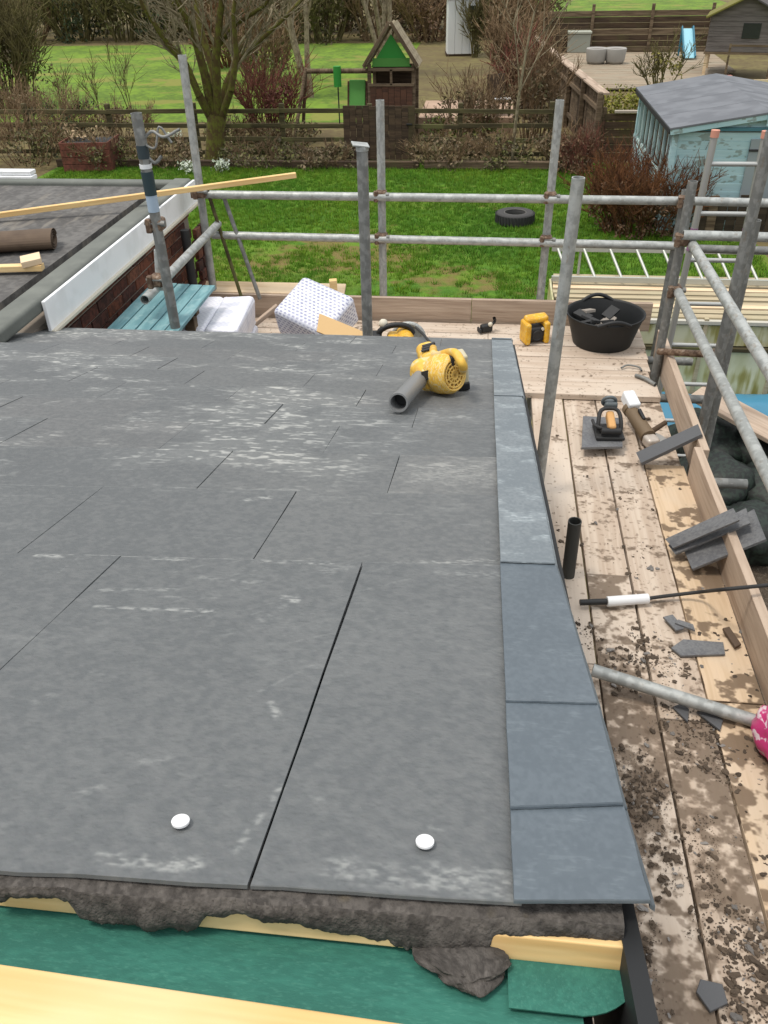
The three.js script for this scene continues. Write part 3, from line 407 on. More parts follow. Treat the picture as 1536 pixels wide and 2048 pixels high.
// ---------- rubber tub ----------
{
  const c = onY(1203, 684, FL + 0.036), t = thing('rubber_tub', 'black rubber builders tub holding offcuts near the scaffold corner', 'tub', c);
  const pr = [[0, 0.012], [0.175, 0.012], [0.185, 0.02], [0.21, 0.11], [0.238, 0.2], [0.25, 0.212], [0.256, 0.209], [0.254, 0.199], [0.246, 0.196], [0.22, 0.11], [0.19, 0.004], [0.18, 0], [0, 0]].map(p => new THREE.Vector2(...p));
  obj('bowl', new THREE.LatheGeometry(pr, 48), M(0x15181a, { roughness: 0.6 }), t);
  for (const a of [1.7, 4.85]) { const P = []; for (let k = 0; k <= 8; k++) { const b = a - 0.42 + 0.84 * k / 8, h = 0.2 + 0.035 * Math.sin(Math.PI * k / 8); P.push(V(Math.cos(b) * 0.25, h, -Math.sin(b) * 0.25)); } obj('handle', tubeAlong(P, 0.013, 8, 24), mBlack, t); }
  obj('sticker', T(new THREE.CylinderGeometry(0.212, 0.2, 0.05, 10, 1, true, -0.75, 0.16), 0, 0.08, 0).scale(1.02, 1, 1.02), M(0xb89c80), t);
  const o = thing('offcut_pile', 'pale broken offcuts inside the black tub', 'offcuts', c.clone().add(V(-0.05, 0.12, 0)));
  for (let k = 0; k < 9; k++) obj('offcut', rbx(rr(0.06, 0.16), 0.02, rr(0.03, 0.07), 0.003, rr(-0.1, 0.1), rr(0, 0.07), rr(-0.1, 0.1), rr(-0.5, 0.5), rr(0, 3), rr(-0.5, 0.5)), k % 3 ? mDark : M(0x8f8880), o);
}
// ---------- yellow site radio ----------
{
  const c = onY(1067, 683, FL + 0.036), t = thing('site_radio', 'yellow and black jobsite radio standing against the toe board', 'radio', c, 0.35); t.scale.setScalar(0.78);
  obj('body', rbx(0.19, 0.13, 0.13, 0.03, 0, 0.085, 0), mBlack, t); obj('side_guard', rbx(0.05, 0.19, 0.16, 0.022, -0.085, 0.1, 0.01), mYellow, t); obj('side_guard', rbx(0.05, 0.19, 0.16, 0.022, 0.085, 0.1, 0.01), mYellow, t);
  obj('handle', rbx(0.2, 0.055, 0.1, 0.025, 0.01, 0.205, -0.01, 0.1, 0, 0.05), mYellow, t);
  obj('speaker', [T(new THREE.TorusGeometry(0.04, 0.007, 8, 24), 0, 0.08, 0.067), T(new THREE.CylinderGeometry(0.036, 0.036, 0.01, 24), 0, 0.08, 0.064, Math.PI / 2)], mDark, t); obj('dial', T(new THREE.CylinderGeometry(0.012, 0.012, 0.014, 16), 0.045, 0.135, 0.068, Math.PI / 2), mCream, t);
}
// ---------- circular saw near the eaves ----------
{
  const c = onZ(800, 672, -4.75); c.y = FL + 0.04; const t = thing('circular_saw', 'yellow circular saw with black handle just past the eaves', 'saw', V(c.x, c.y, c.z), 0.1);
  t.position.y = Math.max(FL + 0.04, onZ(800, 690, -4.75).y - 0.1);
  obj('base_plate', rbx(0.3, 0.008, 0.16, 0.003, 0, 0.1, 0), mGalv, t); obj('motor', [T(new THREE.CylinderGeometry(0.05, 0.055, 0.15, 20), 0.03, 0.16, 0.05, Math.PI / 2), rbx(0.16, 0.07, 0.1, 0.025, 0, 0.15, 0.02)], mYellow, t);
  obj('blade_guard', [T(new THREE.TorusGeometry(0.095, 0.016, 10, 28, Math.PI), 0.05, 0.12, -0.05), T(new THREE.CylinderGeometry(0.09, 0.09, 0.006, 28), 0.05, 0.12, -0.05, Math.PI / 2)], mGalv, t);
  obj('handle', tubeAlong([V(-0.13, 0.14, 0.02), V(-0.12, 0.2, 0.02), V(-0.05, 0.235, 0.02), V(0.05, 0.225, 0.02), V(0.08, 0.18, 0.02)], 0.018), mBlack, t);
  obj('battery', rbx(0.07, 0.06, 0.09, 0.01, -0.15, 0.16, 0.02), mBlack, t); obj('front_grip', lump(0.028, 2, 0.1, 3), mCream, t).position.set(-0.1, 0.24, 0.0);
  obj('support_block', rbx(0.26, 0.1, 0.14, 0.004, 0, 0.045, 0), mPale, t);
}
{ const c = onY(972, 664, FL + 0.04), t = thing('grip_clamp', 'small black trigger clamp lying by the toe board', 'clamp', c, 0.4); obj('body', rbx(0.08, 0.05, 0.05, 0.012, 0, 0.03, 0), mBlack, t); obj('handle', tubeAlong([V(0.03, 0.04, 0), V(0.06, 0.07, 0), V(0.05, 0.1, 0.01)], 0.011), mBlack, t); obj('knob', lump(0.016, 2, 0.1, 4), mCream, t).position.set(0.02, 0.06, 0.02); obj('jaw', rbx(0.012, 0.03, 0.06, 0.004, -0.05, 0.02, 0), mDark, t); }

// ---------- leaf blower on the roof ----------
{
  const on = (px, py, n) => { const p = R(px, py, n); return toRoof(p.x, n, p.v); }, tb = thing('leaf_blower', 'yellow cordless leaf blower with grey tube lying on the slates', 'blower', V(0, 0, 0));
  const A = on(797, 805, 0.034), B = on(858, 738, 0.058), dir = B.clone().sub(A).normalize(), tubeM = M(0x77797a, { roughness: 0.45 });
  obj('nozzle', pipe(A, B, 0.027, 28, 0.004), tubeM, tb); obj('nozzle_bore', rod(A.clone().addScaledVector(dir, 0.05), B, 0.0225, 20), mBlack, tb); obj('nozzle_ring', pipe(A.clone().addScaledVector(dir, -0.003), A.clone().addScaledVector(dir, 0.025), 0.029, 28, 0.005), tubeM, tb);
  const vol = on(890, 748, 0.067), ax = V(0.75, 0.25, 0.62).normalize(), q = new THREE.Quaternion().setFromUnitVectors(V(0, 1, 0), ax), put = g => { g.applyQuaternion(q); g.translate(vol.x, vol.y, vol.z); return g; };
  obj('collar', rod(B.clone().addScaledVector(dir, -0.06), B.clone().addScaledVector(dir, 0.1), 0.033, 24, 0.042), mYelDust, tb);
  const prof = [[0, -0.055], [0.045, -0.055], [0.06, -0.042], [0.065, -0.01], [0.062, 0.028], [0.052, 0.044], [0.047, 0.045], [0.045, 0.036], [0, 0.036]].map(p => new THREE.Vector2(...p));
  const fh = obj('fan_housing', [put(new THREE.LatheGeometry(prof, 36)), T(rbx(0.1, 0.085, 0.12, 0.035, 0, 0, 0, 0, 0, 0, 4), vol.x - 0.055, vol.y - 0.015, vol.z - 0.03, 0.1, 0.6, 0)], mYelDust, tb);
  for (const r of [0.014, 0.027, 0.04]) obj('intake_ring', put(T(new THREE.TorusGeometry(r, 0.0035, 6, 28), 0, 0.042, 0, Math.PI / 2)), mYelDust, fh);
  for (let k = 0; k < 6; k++) obj('intake_spoke', put(T(new THREE.BoxGeometry(0.09, 0.005, 0.005), 0, 0.042, 0, 0, k * 0.5236, 0)), mYelDust, fh);
  const tail = on(850, 706, 0.06); const mc = obj('motor_cover', [T(rbx(0.075, 0.07, 0.12, 0.028, 0, 0, 0, 0, 0, 0, 4), tail.x + 0.012, tail.y - 0.01, tail.z, 0.1, 0.3, 0.2)], mYelDust, tb); obj('vent_slots', [0, 1, 2].map(k => T(rbx(0.05, 0.006, 0.012, 0.002), tail.x + 0.012, tail.y + 0.028, tail.z + 0.03 - k * 0.022, 0.1, 0.3, 0.2)), mDark, mc);
  const h0 = on(872, 712, 0.1), h1 = on(910, 706, 0.14), h2 = on(925, 730, 0.12); obj('handle', tubeAlong([tail.clone().add(V(0.03, 0.02, 0)), h0, h1, h2, vol.clone().add(V(0.055, 0.0, -0.03))], 0.014, 10, 28), mYelDust, tb);
  const bt = on(921, 738, 0.07); obj('battery', T(rbx(0.038, 0.1, 0.065, 0.008), bt.x, bt.y, bt.z - 0.02, 0, 0.3, 0.08), M(0xb9b39a, { roughness: 0.6 }), tb); obj('battery_base', T(rbx(0.04, 0.03, 0.067, 0.006), bt.x + 0.006, bt.y - 0.06, bt.z - 0.02, 0, 0.3, 0.08), mBlack, tb);
  obj('shoulder_strap', tubeAlong([tail.clone().add(V(0.03, 0.03, -0.02)), on(866, 692, 0.05), on(846, 668, 0.03), on(832, 655, 0.02)], 0.006), mDark, tb); obj('side_panel', T(rbx(0.05, 0.03, 0.004, 0.0015), vol.x - 0.05, vol.y + 0.012, vol.z + 0.035, -0.4, 0.6, 0), mBlack, fh); obj('trigger', T(rbx(0.012, 0.03, 0.03, 0.004), h1.x - 0.01, h1.y - 0.025, h1.z, 0, 0.3, 0), mDark, tb);
}
// ---------- tools on the boards ----------
{
  const c = onY(1216, 868, FL + 0.06), t = thing('slate_cutter', 'black hand tool with a tan grip standing on the square slate', 'hand tool', c, 0.05);
  obj('frame', [tubeAlong([V(-0.055, 0.012, 0.03), V(-0.06, 0.07, 0), V(-0.04, 0.12, -0.05), V(0.04, 0.12, -0.05), V(0.06, 0.07, 0), V(0.055, 0.012, 0.03)], 0.011), rbx(0.15, 0.02, 0.16, 0.006, 0, 0.012, 0)], mDark, t);
  obj('grip', rbx(0.042, 0.05, 0.13, 0.014, 0.005, 0.075, 0.0, 0.25), M(0xc79a62, { roughness: 0.7 }), t); obj('roller', rod(V(-0.05, 0.05, 0.06), V(0.05, 0.05, 0.06), 0.02, 14), mBlack, t); obj('lever', tubeAlong([V(-0.02, 0.05, 0.05), V(-0.075, 0.06, 0.02), V(-0.08, 0.05, -0.06)], 0.009), mDark, t); obj('head', [rbx(0.07, 0.05, 0.06, 0.015, 0.01, 0.13, -0.09), T(new THREE.TorusGeometry(0.035, 0.009, 8, 20), 0.0, 0.15, -0.09, 0.4)], M(0x596266, { roughness: 0.5 }), t);
}
{
  const a = onY(1252, 806, FL + 0.1), b = onY(1308, 892, FL + 0.04), t = thing('angle_grinder', 'brown and white angle grinder lying beside the square slate', 'grinder', V(0, 0, 0)); const d = b.clone().sub(a), L = d.length(); d.normalize(); const at = k => a.clone().addScaledVector(d, k * L);
  obj('battery', T(rbx(0.07, 0.07, 0.12, 0.014), ...at(0.08).add(V(0.01, 0.03, 0)).toArray(), 0.3, Math.atan2(d.x, d.z), 0), mWhite, t); obj('motor_body', [rod(at(0.15), at(0.8), 0.036, 18, 0.042), rod(at(0.12), at(0.2), 0.042, 18)], M(0x6b5a44, { roughness: 0.6 }), t);
  obj('gear_head', T(rbx(0.075, 0.06, 0.08, 0.02), ...at(0.9).toArray(), 0, Math.atan2(d.x, d.z), 0), M(0xbdb4aa, { roughness: 0.4, metalness: 0.3 }), t); obj('side_handle', rod(at(0.75), at(0.62).add(V(0.12, 0.03, -0.03)), 0.016, 12, 0.013), M(0x4a3a2a), t);
  const e = at(0.95).add(V(0.03, -0.015, -0.03)); obj('blade_guard', T(new THREE.CylinderGeometry(0.07, 0.07, 0.028, 28), e.x, e.y, e.z, 0.2, 0, -0.3), M(0xa9aaa8, { metalness: 0.3, roughness: 0.45 }), t); obj('trigger', T(rbx(0.018, 0.02, 0.08, 0.006), ...at(0.45).add(V(0.012, 0.045, 0)).toArray(), 0.3, Math.atan2(d.x, d.z), 0), mBlack, t);
}
for (const [x, y, k] of [[1262, 738, 0], [1290, 760, 1]]) { const c = onY(x, y, FL + 0.045); tag(obj('wire_scrap', tubeAlong(k ? [V(-0.05, 0.005, -0.05), V(0, 0.01, 0), V(0.05, 0.004, 0.07)] : [V(-0.06, 0.005, 0), V(-0.02, 0.012, -0.03), V(0.05, 0.008, -0.01), V(0.06, 0.005, 0.03)], k ? 0.012 : 0.006), mGalvDull), k ? 'short bent steel bar at the foot of the corner standard' : 'thin looped wire scrap on the cross boards', 'wire').position.copy(c); }

// ---------- packs at the far left of the platform ----------
const packTex = (s, dots) => tex(256, 256, (u, v) => { let c = lerp3(rgb(226, 228, 236), rgb(206, 210, 222), ss(0.4, 0.65, fbm(u, v, 5, 5, 4, s))); const gx = (u * 10) % 1 - 0.5, row = Math.floor(v * 14), gy = (v * 14) % 1 - 0.5, sh = ((u * 10 + (row % 2) * 0.5) % 1) - 0.5; const e = ss(0.34, 0.2, Math.hypot(sh * 0.8, gy)); return lerp3(c, rgb(128, 132, 164), dots * e * (0.5 + 0.5 * vn(u * 10, v * 14, 10, 14, s + 3))); }, true, 3.2);
const mPack = M(null, { map: packTex(871, 0.2), roughness: 0.35 }), mPack2 = M(null, { map: packTex(877, 1), roughness: 0.3 });
function softPack(w, h, d, s) { const g = new RoundedBoxGeometry(w, h, d, 8, Math.min(w, h, d) * 0.16), p = g.attributes.position; for (let i = 0; i < p.count; i++) { const x = p.getX(i), y = p.getY(i), z = p.getZ(i), k = 0.025 * (NS(x * 9 + z * 7 + s, y * 9 - z * 5, s) - 0.5) + 0.012 * (NS(x * 30 + z * 20, y * 30 + z * 25, s + 2) - 0.5); const n = g.attributes.normal; p.setXYZ(i, x + n.getX(i) * k, y + n.getY(i) * k, z + n.getZ(i) * k); } g.computeVertexNormals(); return boxUV(g); }
{
  const yT = 2.02, a = onY(336, 655, yT), b = onY(396, 596, yT), w1 = onY(424, 640, yT).x - onY(350, 640, yT).x;
  for (let k = 0; k < 2; k++) {
    const p0 = onY(k ? 436 : 340, 650, yT), p1 = onY(k ? 484 : 418, 598, yT), zc = (p0.z + p1.z) / 2, ww = k ? 0.2 : 0.22; const xc = onY(k ? 458 : 392, 625, yT).x;
    for (let q = 0; q < 2; q++) tag(obj('wrapped_pack', T(softPack(ww, 0.185, 0.56, 31 + k + q * 5), xc, yT - 0.095 - q * 0.19, zc, 0, 0.06, 0), mPack), ['white wrapped pack on top of the stack beside the teal roof', 'white wrapped pack at the bottom of the stack beside the teal roof', 'white wrapped pack on top of the stack beside the toe board', 'white wrapped pack at the bottom of the stack beside the toe board'][k * 2 + q], 'pack', 'white wrapped packs');
  }
  const c = onZ(632, 622, -4.9); tag(obj('wrapped_bundle', T(softPack(0.4, 0.22, 0.34, 44), c.x, c.y - 0.03, c.z, 0.42, -0.55, -0.2), mPack2), 'large tilted bundle in white plastic with grey printed dots', 'bundle');
  const cs = onZ(632, 690, -4.95); tag(obj('timber_block', rbx(0.5, Math.max(0.1, c.y - 0.2 - FL - 0.04), 0.3, 0.006, cs.x, FL + 0.04 + Math.max(0.1, c.y - 0.2 - FL - 0.04) / 2, cs.z), mToe), 'brown timber blocking under the dotted bundle', 'timber');
  const e = onZ(668, 580, -5.3); tag(obj('timber_offcut', rbx(0.05, 0.34, 0.05, 0.003, e.x, e.y - 0.1, e.z, 0, 0.2, 0.02), mBatten), 'yellow timber offcut standing upright behind the dotted bundle', 'timber');
  const f = onZ(700, 668, -4.6); tag(obj('cardboard_sheet', rbx(0.3, 0.006, 0.22, 0.001, f.x - 0.05, f.y + 0.01, f.z, 0.1, 0.1, -0.45), M(0xc9a877)), 'tan cardboard sheet propped against the dotted bundle', 'cardboard');
  const g0 = onZ(405, 582, ZF - 0.06), g1 = onZ(690, 590, ZF - 0.08); const pl = rbx(g0.distanceTo(g1), 0.02, 0.12, 0.003); tag(obj('pale_plank', T(pl, (g0.x + g1.x) / 2, Math.max((g0.y + g1.y) / 2, FL + 0.215), ZF - 0.09, 0.35, 0, 0), mPale), 'pale plank resting along the far toe board top', 'plank');
  tag(obj('dark_bar', rbx(0.3, 0.03, 0.03, 0.006, onZ(520, 640, -5.1).x, onZ(520, 640, -5.1).y, -5.1, 0, 0.6, 0.5), mToe), 'short brown timber bar leaning between the packs', 'timber');
}
console.log('near done');

//@@FAR0
// ---------- neighbour's flat roof, fascia, brick wall ----------
const FX = -2.06, FT = 2.5, FZ = -5.95;
const mFelt = M(null, { map: tex(512, 512, (u, v) => { let c = lerp3(rgb(104, 103, 101), rgb(78, 77, 76), ss(0.3, 0.7, 0.5 * fbm(u, v, 26, 5, 4, 901) + 0.5 * fbm(u, v, 80, 80, 3, 903))); return lerp3(c, rgb(140, 134, 124), 0.5 * ss(0.6, 0.75, fbm(u, v, 30, 6, 4, 905))); }, true, 1 / 2), roughness: 0.9, bumpMap: rep(grainBump, 3), bumpScale: 0.003 });
const mKerb = M(null, { map: tex(256, 256, (u, v) => lerp3(rgb(116, 120, 114), rgb(92, 96, 92), fbm(u, v, 14, 14, 4, 907)), true, 1), roughness: 0.85 });
const mPVC = M(null, { map: tex(128, 128, (u, v) => lerp3(rgb(238, 241, 244), rgb(226, 229, 231), ss(0.5, 0.8, fbm(u, v, 8, 8, 4, 911))), true, 1), roughness: 0.4 });
{
  const nb = thing('flat_roof_extension', 'neighbouring brick extension with grey felt flat roof and white fascia', 'building', V(FX, 0, FZ));
  const L = 2.75, q = (g) => { g.translate(0, 0, L / 2); return g; };
  obj('felt_roof', q(bx(5.2, 0.08, L, -2.84, FT - 0.06, 0)), mFelt, nb);
  obj('roof_kerb', q(rbx(0.13, 0.07, L + 0.01, 0.02, -0.08, FT - 0.02, 0)), mKerb, nb); obj('roof_kerb', rbx(5.2, 0.06, 0.1, 0.02, -2.7, FT - 0.02, 0.06), mKerb, nb);
  obj('fascia', q(rbx(0.018, 0.15, L - 0.38, 0.004, 0.0, FT - 0.07, -0.19)), mPVC, nb); obj('drip_trim', q(rbx(0.03, 0.02, L - 0.38, 0.005, 0.012, FT - 0.148, -0.19)), mCream, nb);
  obj('wall_core', q(bx(5.0, FT - 0.13, L - 0.1, -2.56, (FT - 0.13) / 2, 0.02)), M(0x8c8378, { roughness: 1 }), nb);
  const bt = [rgb(112, 66, 48), rgb(96, 54, 42), rgb(126, 80, 60), rgb(82, 50, 42)].map((c, i) => M(null, { map: tex(128, 128, (u, v) => lerp3(c, [c[0] * 0.7, c[1] * 0.72, c[2] * 0.75], ss(0.35, 0.7, fbm(u, v, 12, 12, 4, 921 + i))), true, 4), roughness: 0.95, bumpMap: rep(grainBump, 8), bumpScale: 0.004 }));
  const bg = [0, 1, 2].map(() => rbx(0.03, 0.063, 0.213, 0.004, 0, 0, 0, 0, 0, 0, 1)), bg2 = rbx(0.03, 0.063, 0.1, 0.004, 0, 0, 0, 0, 0, 0, 1);
  for (let r = 0; r < 13; r++) for (let k = 0; k < 17; k++) { const z = 0.17 + k * 0.2235 + (r % 2) * 0.112, y = FT - 0.2 - r * 0.0735; if (z > 2.4) continue; const b = new THREE.Mesh(bg[(r * 5 + k) % 3], bt[(rnd() * 4) | 0]); b.name = 'brick'; b.position.set(-0.065 + rr(-0.003, 0.003), y, z); b.castShadow = b.receiveShadow = true; nb.add(b); }
  // far return: brick pier past the corner
  for (let r = 0; r < 16; r++) for (let k = 0; k < 2; k++) { const b = new THREE.Mesh(bg2, bt[(rnd() * 4) | 0]); b.name = 'brick'; b.position.set(0.04 + rr(-0.004, 0.004), FT - 0.3 - r * 0.0735, 0.1 + k * 0.115 + (r % 2) * 0.03); nb.add(b); }
  obj('downpipe', [rod(V(0.06, FT - 0.2, 0.5), V(0.06, 0.3, 0.5), 0.03, 12)], mDark, nb);
  // things on the felt
  const y = FT - 0.02;
  const r0 = onY(-30, 487, y + 0.05), r1 = onY(108, 478, y + 0.05); const roll = thing('felt_roll', 'brown roll of roofing underlay on the flat roof', 'roll', V(0, 0, 0)); const dR = r1.clone().sub(r0).normalize();
  { const prof = []; for (let k = 0; k <= 90; k++) { const a = k / 90 * Math.PI * 7, rad = 0.02 + 0.055 * k / 90; prof.push([Math.cos(a) * rad * 1.35, Math.sin(a) * rad * 0.72]); } const th = 0.0032, P = []; const Lr = 0.95, f = (a, b, c, d) => { for (const s of [a, b, c, a, c, d]) P.push(s.x, s.y, s.z); }; const e1 = V(0, 1, 0), e2 = dR.clone().cross(e1).normalize(); const at = (p, s, o) => r1.clone().addScaledVector(dR, -s).addScaledVector(e2, p[0] * (1 + o)).addScaledVector(e1, p[1] * (1 + o)); for (let k = 0; k < 90; k++) { const a = prof[k], b = prof[k + 1]; f(at(a, 0, 0), at(b, 0, 0), at(b, Lr, 0), at(a, Lr, 0)); f(at(a, 0, th * 16), at(b, 0, th * 16), at(b, Lr, th * 16), at(a, Lr, th * 16)); f(at(a, 0, 0), at(b, 0, 0), at(b, 0, th * 16), at(a, 0, th * 16)); } const g = new THREE.BufferGeometry(); g.setAttribute('position', new THREE.Float32BufferAttribute(P, 3)); g.computeVertexNormals(); obj('underlay', boxUV(g), M(null, { map: tex(128, 128, (u, v) => lerp3(rgb(104, 88, 72), rgb(78, 64, 52), fbm(u, v, 8, 8, 4, 931)), true, 2), roughness: 0.85 }), roll); obj('band', T(new THREE.TorusGeometry(0.062, 0.004, 6, 24), 0, 0, 0), mDark, roll).position.copy(r1.clone().addScaledVector(dR, -0.3)); roll.children[1].quaternion.setFromUnitVectors(V(0, 0, 1), dR); roll.children[1].scale.set(1.65, 1.0, 1); }
  const b0 = onY(-60, 438, y + 0.03), b1 = onZ(592, 350, ZF + 0.1); const tb = obj('timber_batten', rbx(b0.distanceTo(b1), 0.03, 0.038, 0.002), mBatten); tb.position.copy(b0).lerp(b1, 0.5); tb.quaternion.setFromUnitVectors(V(1, 0, 0), b1.clone().sub(b0).normalize()); tag(tb, 'long yellow batten lying over the flat roof edge and scaffold rail', 'batten');
  const c0 = onY(-40, 538, y + 0.03), c1 = onY(86, 534, y + 0.03); const o1 = obj('timber_offcut', rbx(c0.distanceTo(c1), 0.03, 0.05, 0.002), mBatten); o1.position.copy(c0).lerp(c1, 0.5); o1.quaternion.setFromUnitVectors(V(1, 0, 0), c1.clone().sub(c0).normalize()); tag(o1, 'short yellow batten offcut lying on the felt beside the roll', 'timber');
  const d0 = onY(62, 520, y + 0.06); tag(obj('timber_offcut', rbx(0.1, 0.03, 0.12, 0.002, d0.x, d0.y, d0.z, 0, 0.5, 0.1), mPale), 'pale timber block sitting across the batten offcut', 'timber');
  const w0 = onZ(-80, 352, -6.6), w1 = onZ(66, 343, -6.6); const tr = thing('trim_stack', 'white plastic trim lengths stacked behind the flat roof', 'trim', V(0, 0, 0)); for (let k = 0; k < 3; k++) obj('trim_length', rbx(w0.distanceTo(w1), 0.03, 0.09, 0.004, (w0.x + w1.x) / 2 + k * 0.012, w0.y - 0.0 + (1 - k) * 0.034, -6.6 + k * 0.02), mPVC, tr); obj('support', rbx(0.06, w0.y - 0.04, 0.06, 0.004, w1.x - 0.2, (w0.y - 0.04) / 2, -6.58), mDarkWood, tr);
  // teal lean-to roof between the wall and the scaffold
  const tl = thing('teal_lean_to', 'low lean-to with teal painted boarded roof against the brick wall', 'lean-to', V(-2.03, 2.17, -4.78)); const mTeal = [0, 1].map(i => M(null, { map: tex(256, 256, (u, v) => lerp3(lerp3(rgb(116, 158, 164), rgb(92, 136, 144), ss(0.3, 0.7, fbm(u, v, 4, 30, 4, 941 + i))), rgb(150, 178, 180), 0.4 * ss(0.6, 0.8, fbm(u, v, 20, 20, 3, 947))), true, 1.5), roughness: 0.6 }));
  for (let k = 0; k < 5; k++) { const o = obj('roof_board', rbx(1.25, 0.022, 0.074, 0.004, 0, 0, 0, 0, 0, 0, 1), mTeal[k % 2], tl); o.position.set(0.06 + k * 0.079, rr(-0.003, 0.003) - k * 0.004, 0.62); o.rotation.y = Math.PI / 2; }
  obj('rafter', [bx(0.38, 0.05, 0.05, 0.2, -0.045, 0.3), bx(0.38, 0.05, 0.05, 0.2, -0.045, 1.0)], mOldWood, tl); obj('post', rbx(0.06, 2.1, 0.06, 0.004, 0.34, -1.12, 0.3), mOldWood, tl); obj('post', rbx(0.06, 2.1, 0.06, 0.004, 0.34, -1.12, 1.0), mOldWood, tl);
}

// ---------- plants: helpers ----------
function segs(list) { // [ax,ay,az,bx,by,bz,ra,rb] -> 3 to 5 sided tapering prisms
  const P = [], N = []; const up = V(0, 1, 0), d = V(), e1 = V(), e2 = V();
  for (const s of list) { d.set(s[3] - s[0], s[4] - s[1], s[5] - s[2]).normalize(); e1.crossVectors(d, Math.abs(d.y) > 0.9 ? V(1, 0, 0) : up).normalize(); e2.crossVectors(d, e1); const n = s[6] > 0.03 ? 8 : s[6] > 0.012 ? 5 : 3;
    for (let k = 0; k < n; k++) { const a = k / n * 6.2832, b = (k + 1) / n * 6.2832, c0 = Math.cos(a), s0 = Math.sin(a), c1 = Math.cos(b), s1 = Math.sin(b);
      const p = (c, q, r, o) => [s[o] + (e1.x * c + e2.x * q) * r, s[o + 1] + (e1.y * c + e2.y * q) * r, s[o + 2] + (e1.z * c + e2.z * q) * r], nn = (c, q) => [e1.x * c + e2.x * q, e1.y * c + e2.y * q, e1.z * c + e2.z * q];
      const A = p(c0, s0, s[6], 0), B = p(c1, s1, s[6], 0), C = p(c1, s1, s[7], 3), D = p(c0, s0, s[7], 3), n0 = nn(c0, s0), n1 = nn(c1, s1); P.push(...A, ...B, ...C, ...A, ...C, ...D); N.push(...n0, ...n1, ...n1, ...n0, ...n1, ...n0); } }
  const g = new THREE.BufferGeometry(); g.setAttribute('position', new THREE.Float32BufferAttribute(P, 3)); g.setAttribute('normal', new THREE.Float32BufferAttribute(N, 3)); return g;
}
function grow(out, p, d, L, r, depth, o) { // recursive limb
  const n = depth > 1 ? 4 : 3; let q = p.clone(), dir = d.clone();
  for (let k = 0; k < n; k++) { dir.add(V(rr(-1, 1), rr(-0.6, 0.8) + o.up, rr(-1, 1)).multiplyScalar(o.bend)).normalize(); const e = q.clone().addScaledVector(dir, L / n), r0 = r * (1 - 0.55 * k / n), r1 = r * (1 - 0.55 * (k + 1) / n); out.push([q.x, q.y, q.z, e.x, e.y, e.z, r0, r1]); q = e;
    if (depth > 0) { const c = k === 0 && depth === o.depth ? 0 : o.kids; for (let j = 0; j < c; j++) if (rnd() < 0.9) { const s = dir.clone().add(V(rr(-1, 1), rr(-0.5, 0.9), rr(-1, 1)).multiplyScalar(o.spread)).normalize(); grow(out, q, s, L * rr(0.4, 0.68), Math.max(o.rmin, r1 * rr(0.4, 0.6)), depth - 1, o); } } }
}
function flakes(n, vol, size, cols) { // small two-triangle leaves with their own colour, gathered in clumps
  const P = [], C = [], cl0 = []; for (let k = 0; k < Math.max(6, n / 26); k++) cl0.push(vol());
  for (let i = 0; i < n; i++) { const c = cl0[(rnd() * cl0.length) | 0], x = c.x + rr(-1, 1) * size * 3.2, y = Math.max(0.01, c.y + rr(-1, 1) * size * 2.6), z = c.z + rr(-1, 1) * size * 3.2, a = V(rr(-1, 1), rr(-1, 1), rr(-1, 1)).normalize().multiplyScalar(size * rr(0.6, 1.2)), b = V(rr(-1, 1), rr(-1, 1), rr(-1, 1)).cross(a).normalize().multiplyScalar(size * rr(0.3, 0.6));
    P.push(x - a.x, y - a.y, z - a.z, x + b.x, y + b.y, z + b.z, x + a.x, y + a.y, z + a.z, x - a.x, y - a.y, z - a.z, x + a.x, y + a.y, z + a.z, x - b.x, y - b.y, z - b.z); const q = cols[(rnd() * cols.length) | 0], k = rr(0.75, 1.25); for (let j = 0; j < 6; j++) C.push(q[0] * k, q[1] * k, q[2] * k); }
  const g = new THREE.BufferGeometry(); g.setAttribute('position', new THREE.Float32BufferAttribute(P, 3)); g.setAttribute('color', new THREE.Float32BufferAttribute(C, 3)); g.computeVertexNormals(); return g;
}
const mLeaf = M(0xffffff, { vertexColors: true, roughness: 0.9 });
const barkM = (a, b, s) => M(null, { map: tex(128, 128, (u, v) => lerp3(a, b, ss(0.35, 0.65, fbm(u, v, 8, 5, 4, s))), true, 3), roughness: 1 });
const mBarkMoss = barkM(rgb(84, 70, 40), rgb(98, 100, 38), 951), mBarkGrey = barkM(rgb(146, 136, 112), rgb(116, 106, 84), 953), mTwigBrown = barkM(rgb(142, 120, 92), rgb(112, 92, 68), 955), mTwigRed = barkM(rgb(118, 70, 58), rgb(92, 58, 46), 957), mTwigOlive = barkM(rgb(104, 98, 60), rgb(80, 74, 44), 959), mTwigRust = barkM(rgb(116, 76, 44), rgb(88, 56, 32), 961);
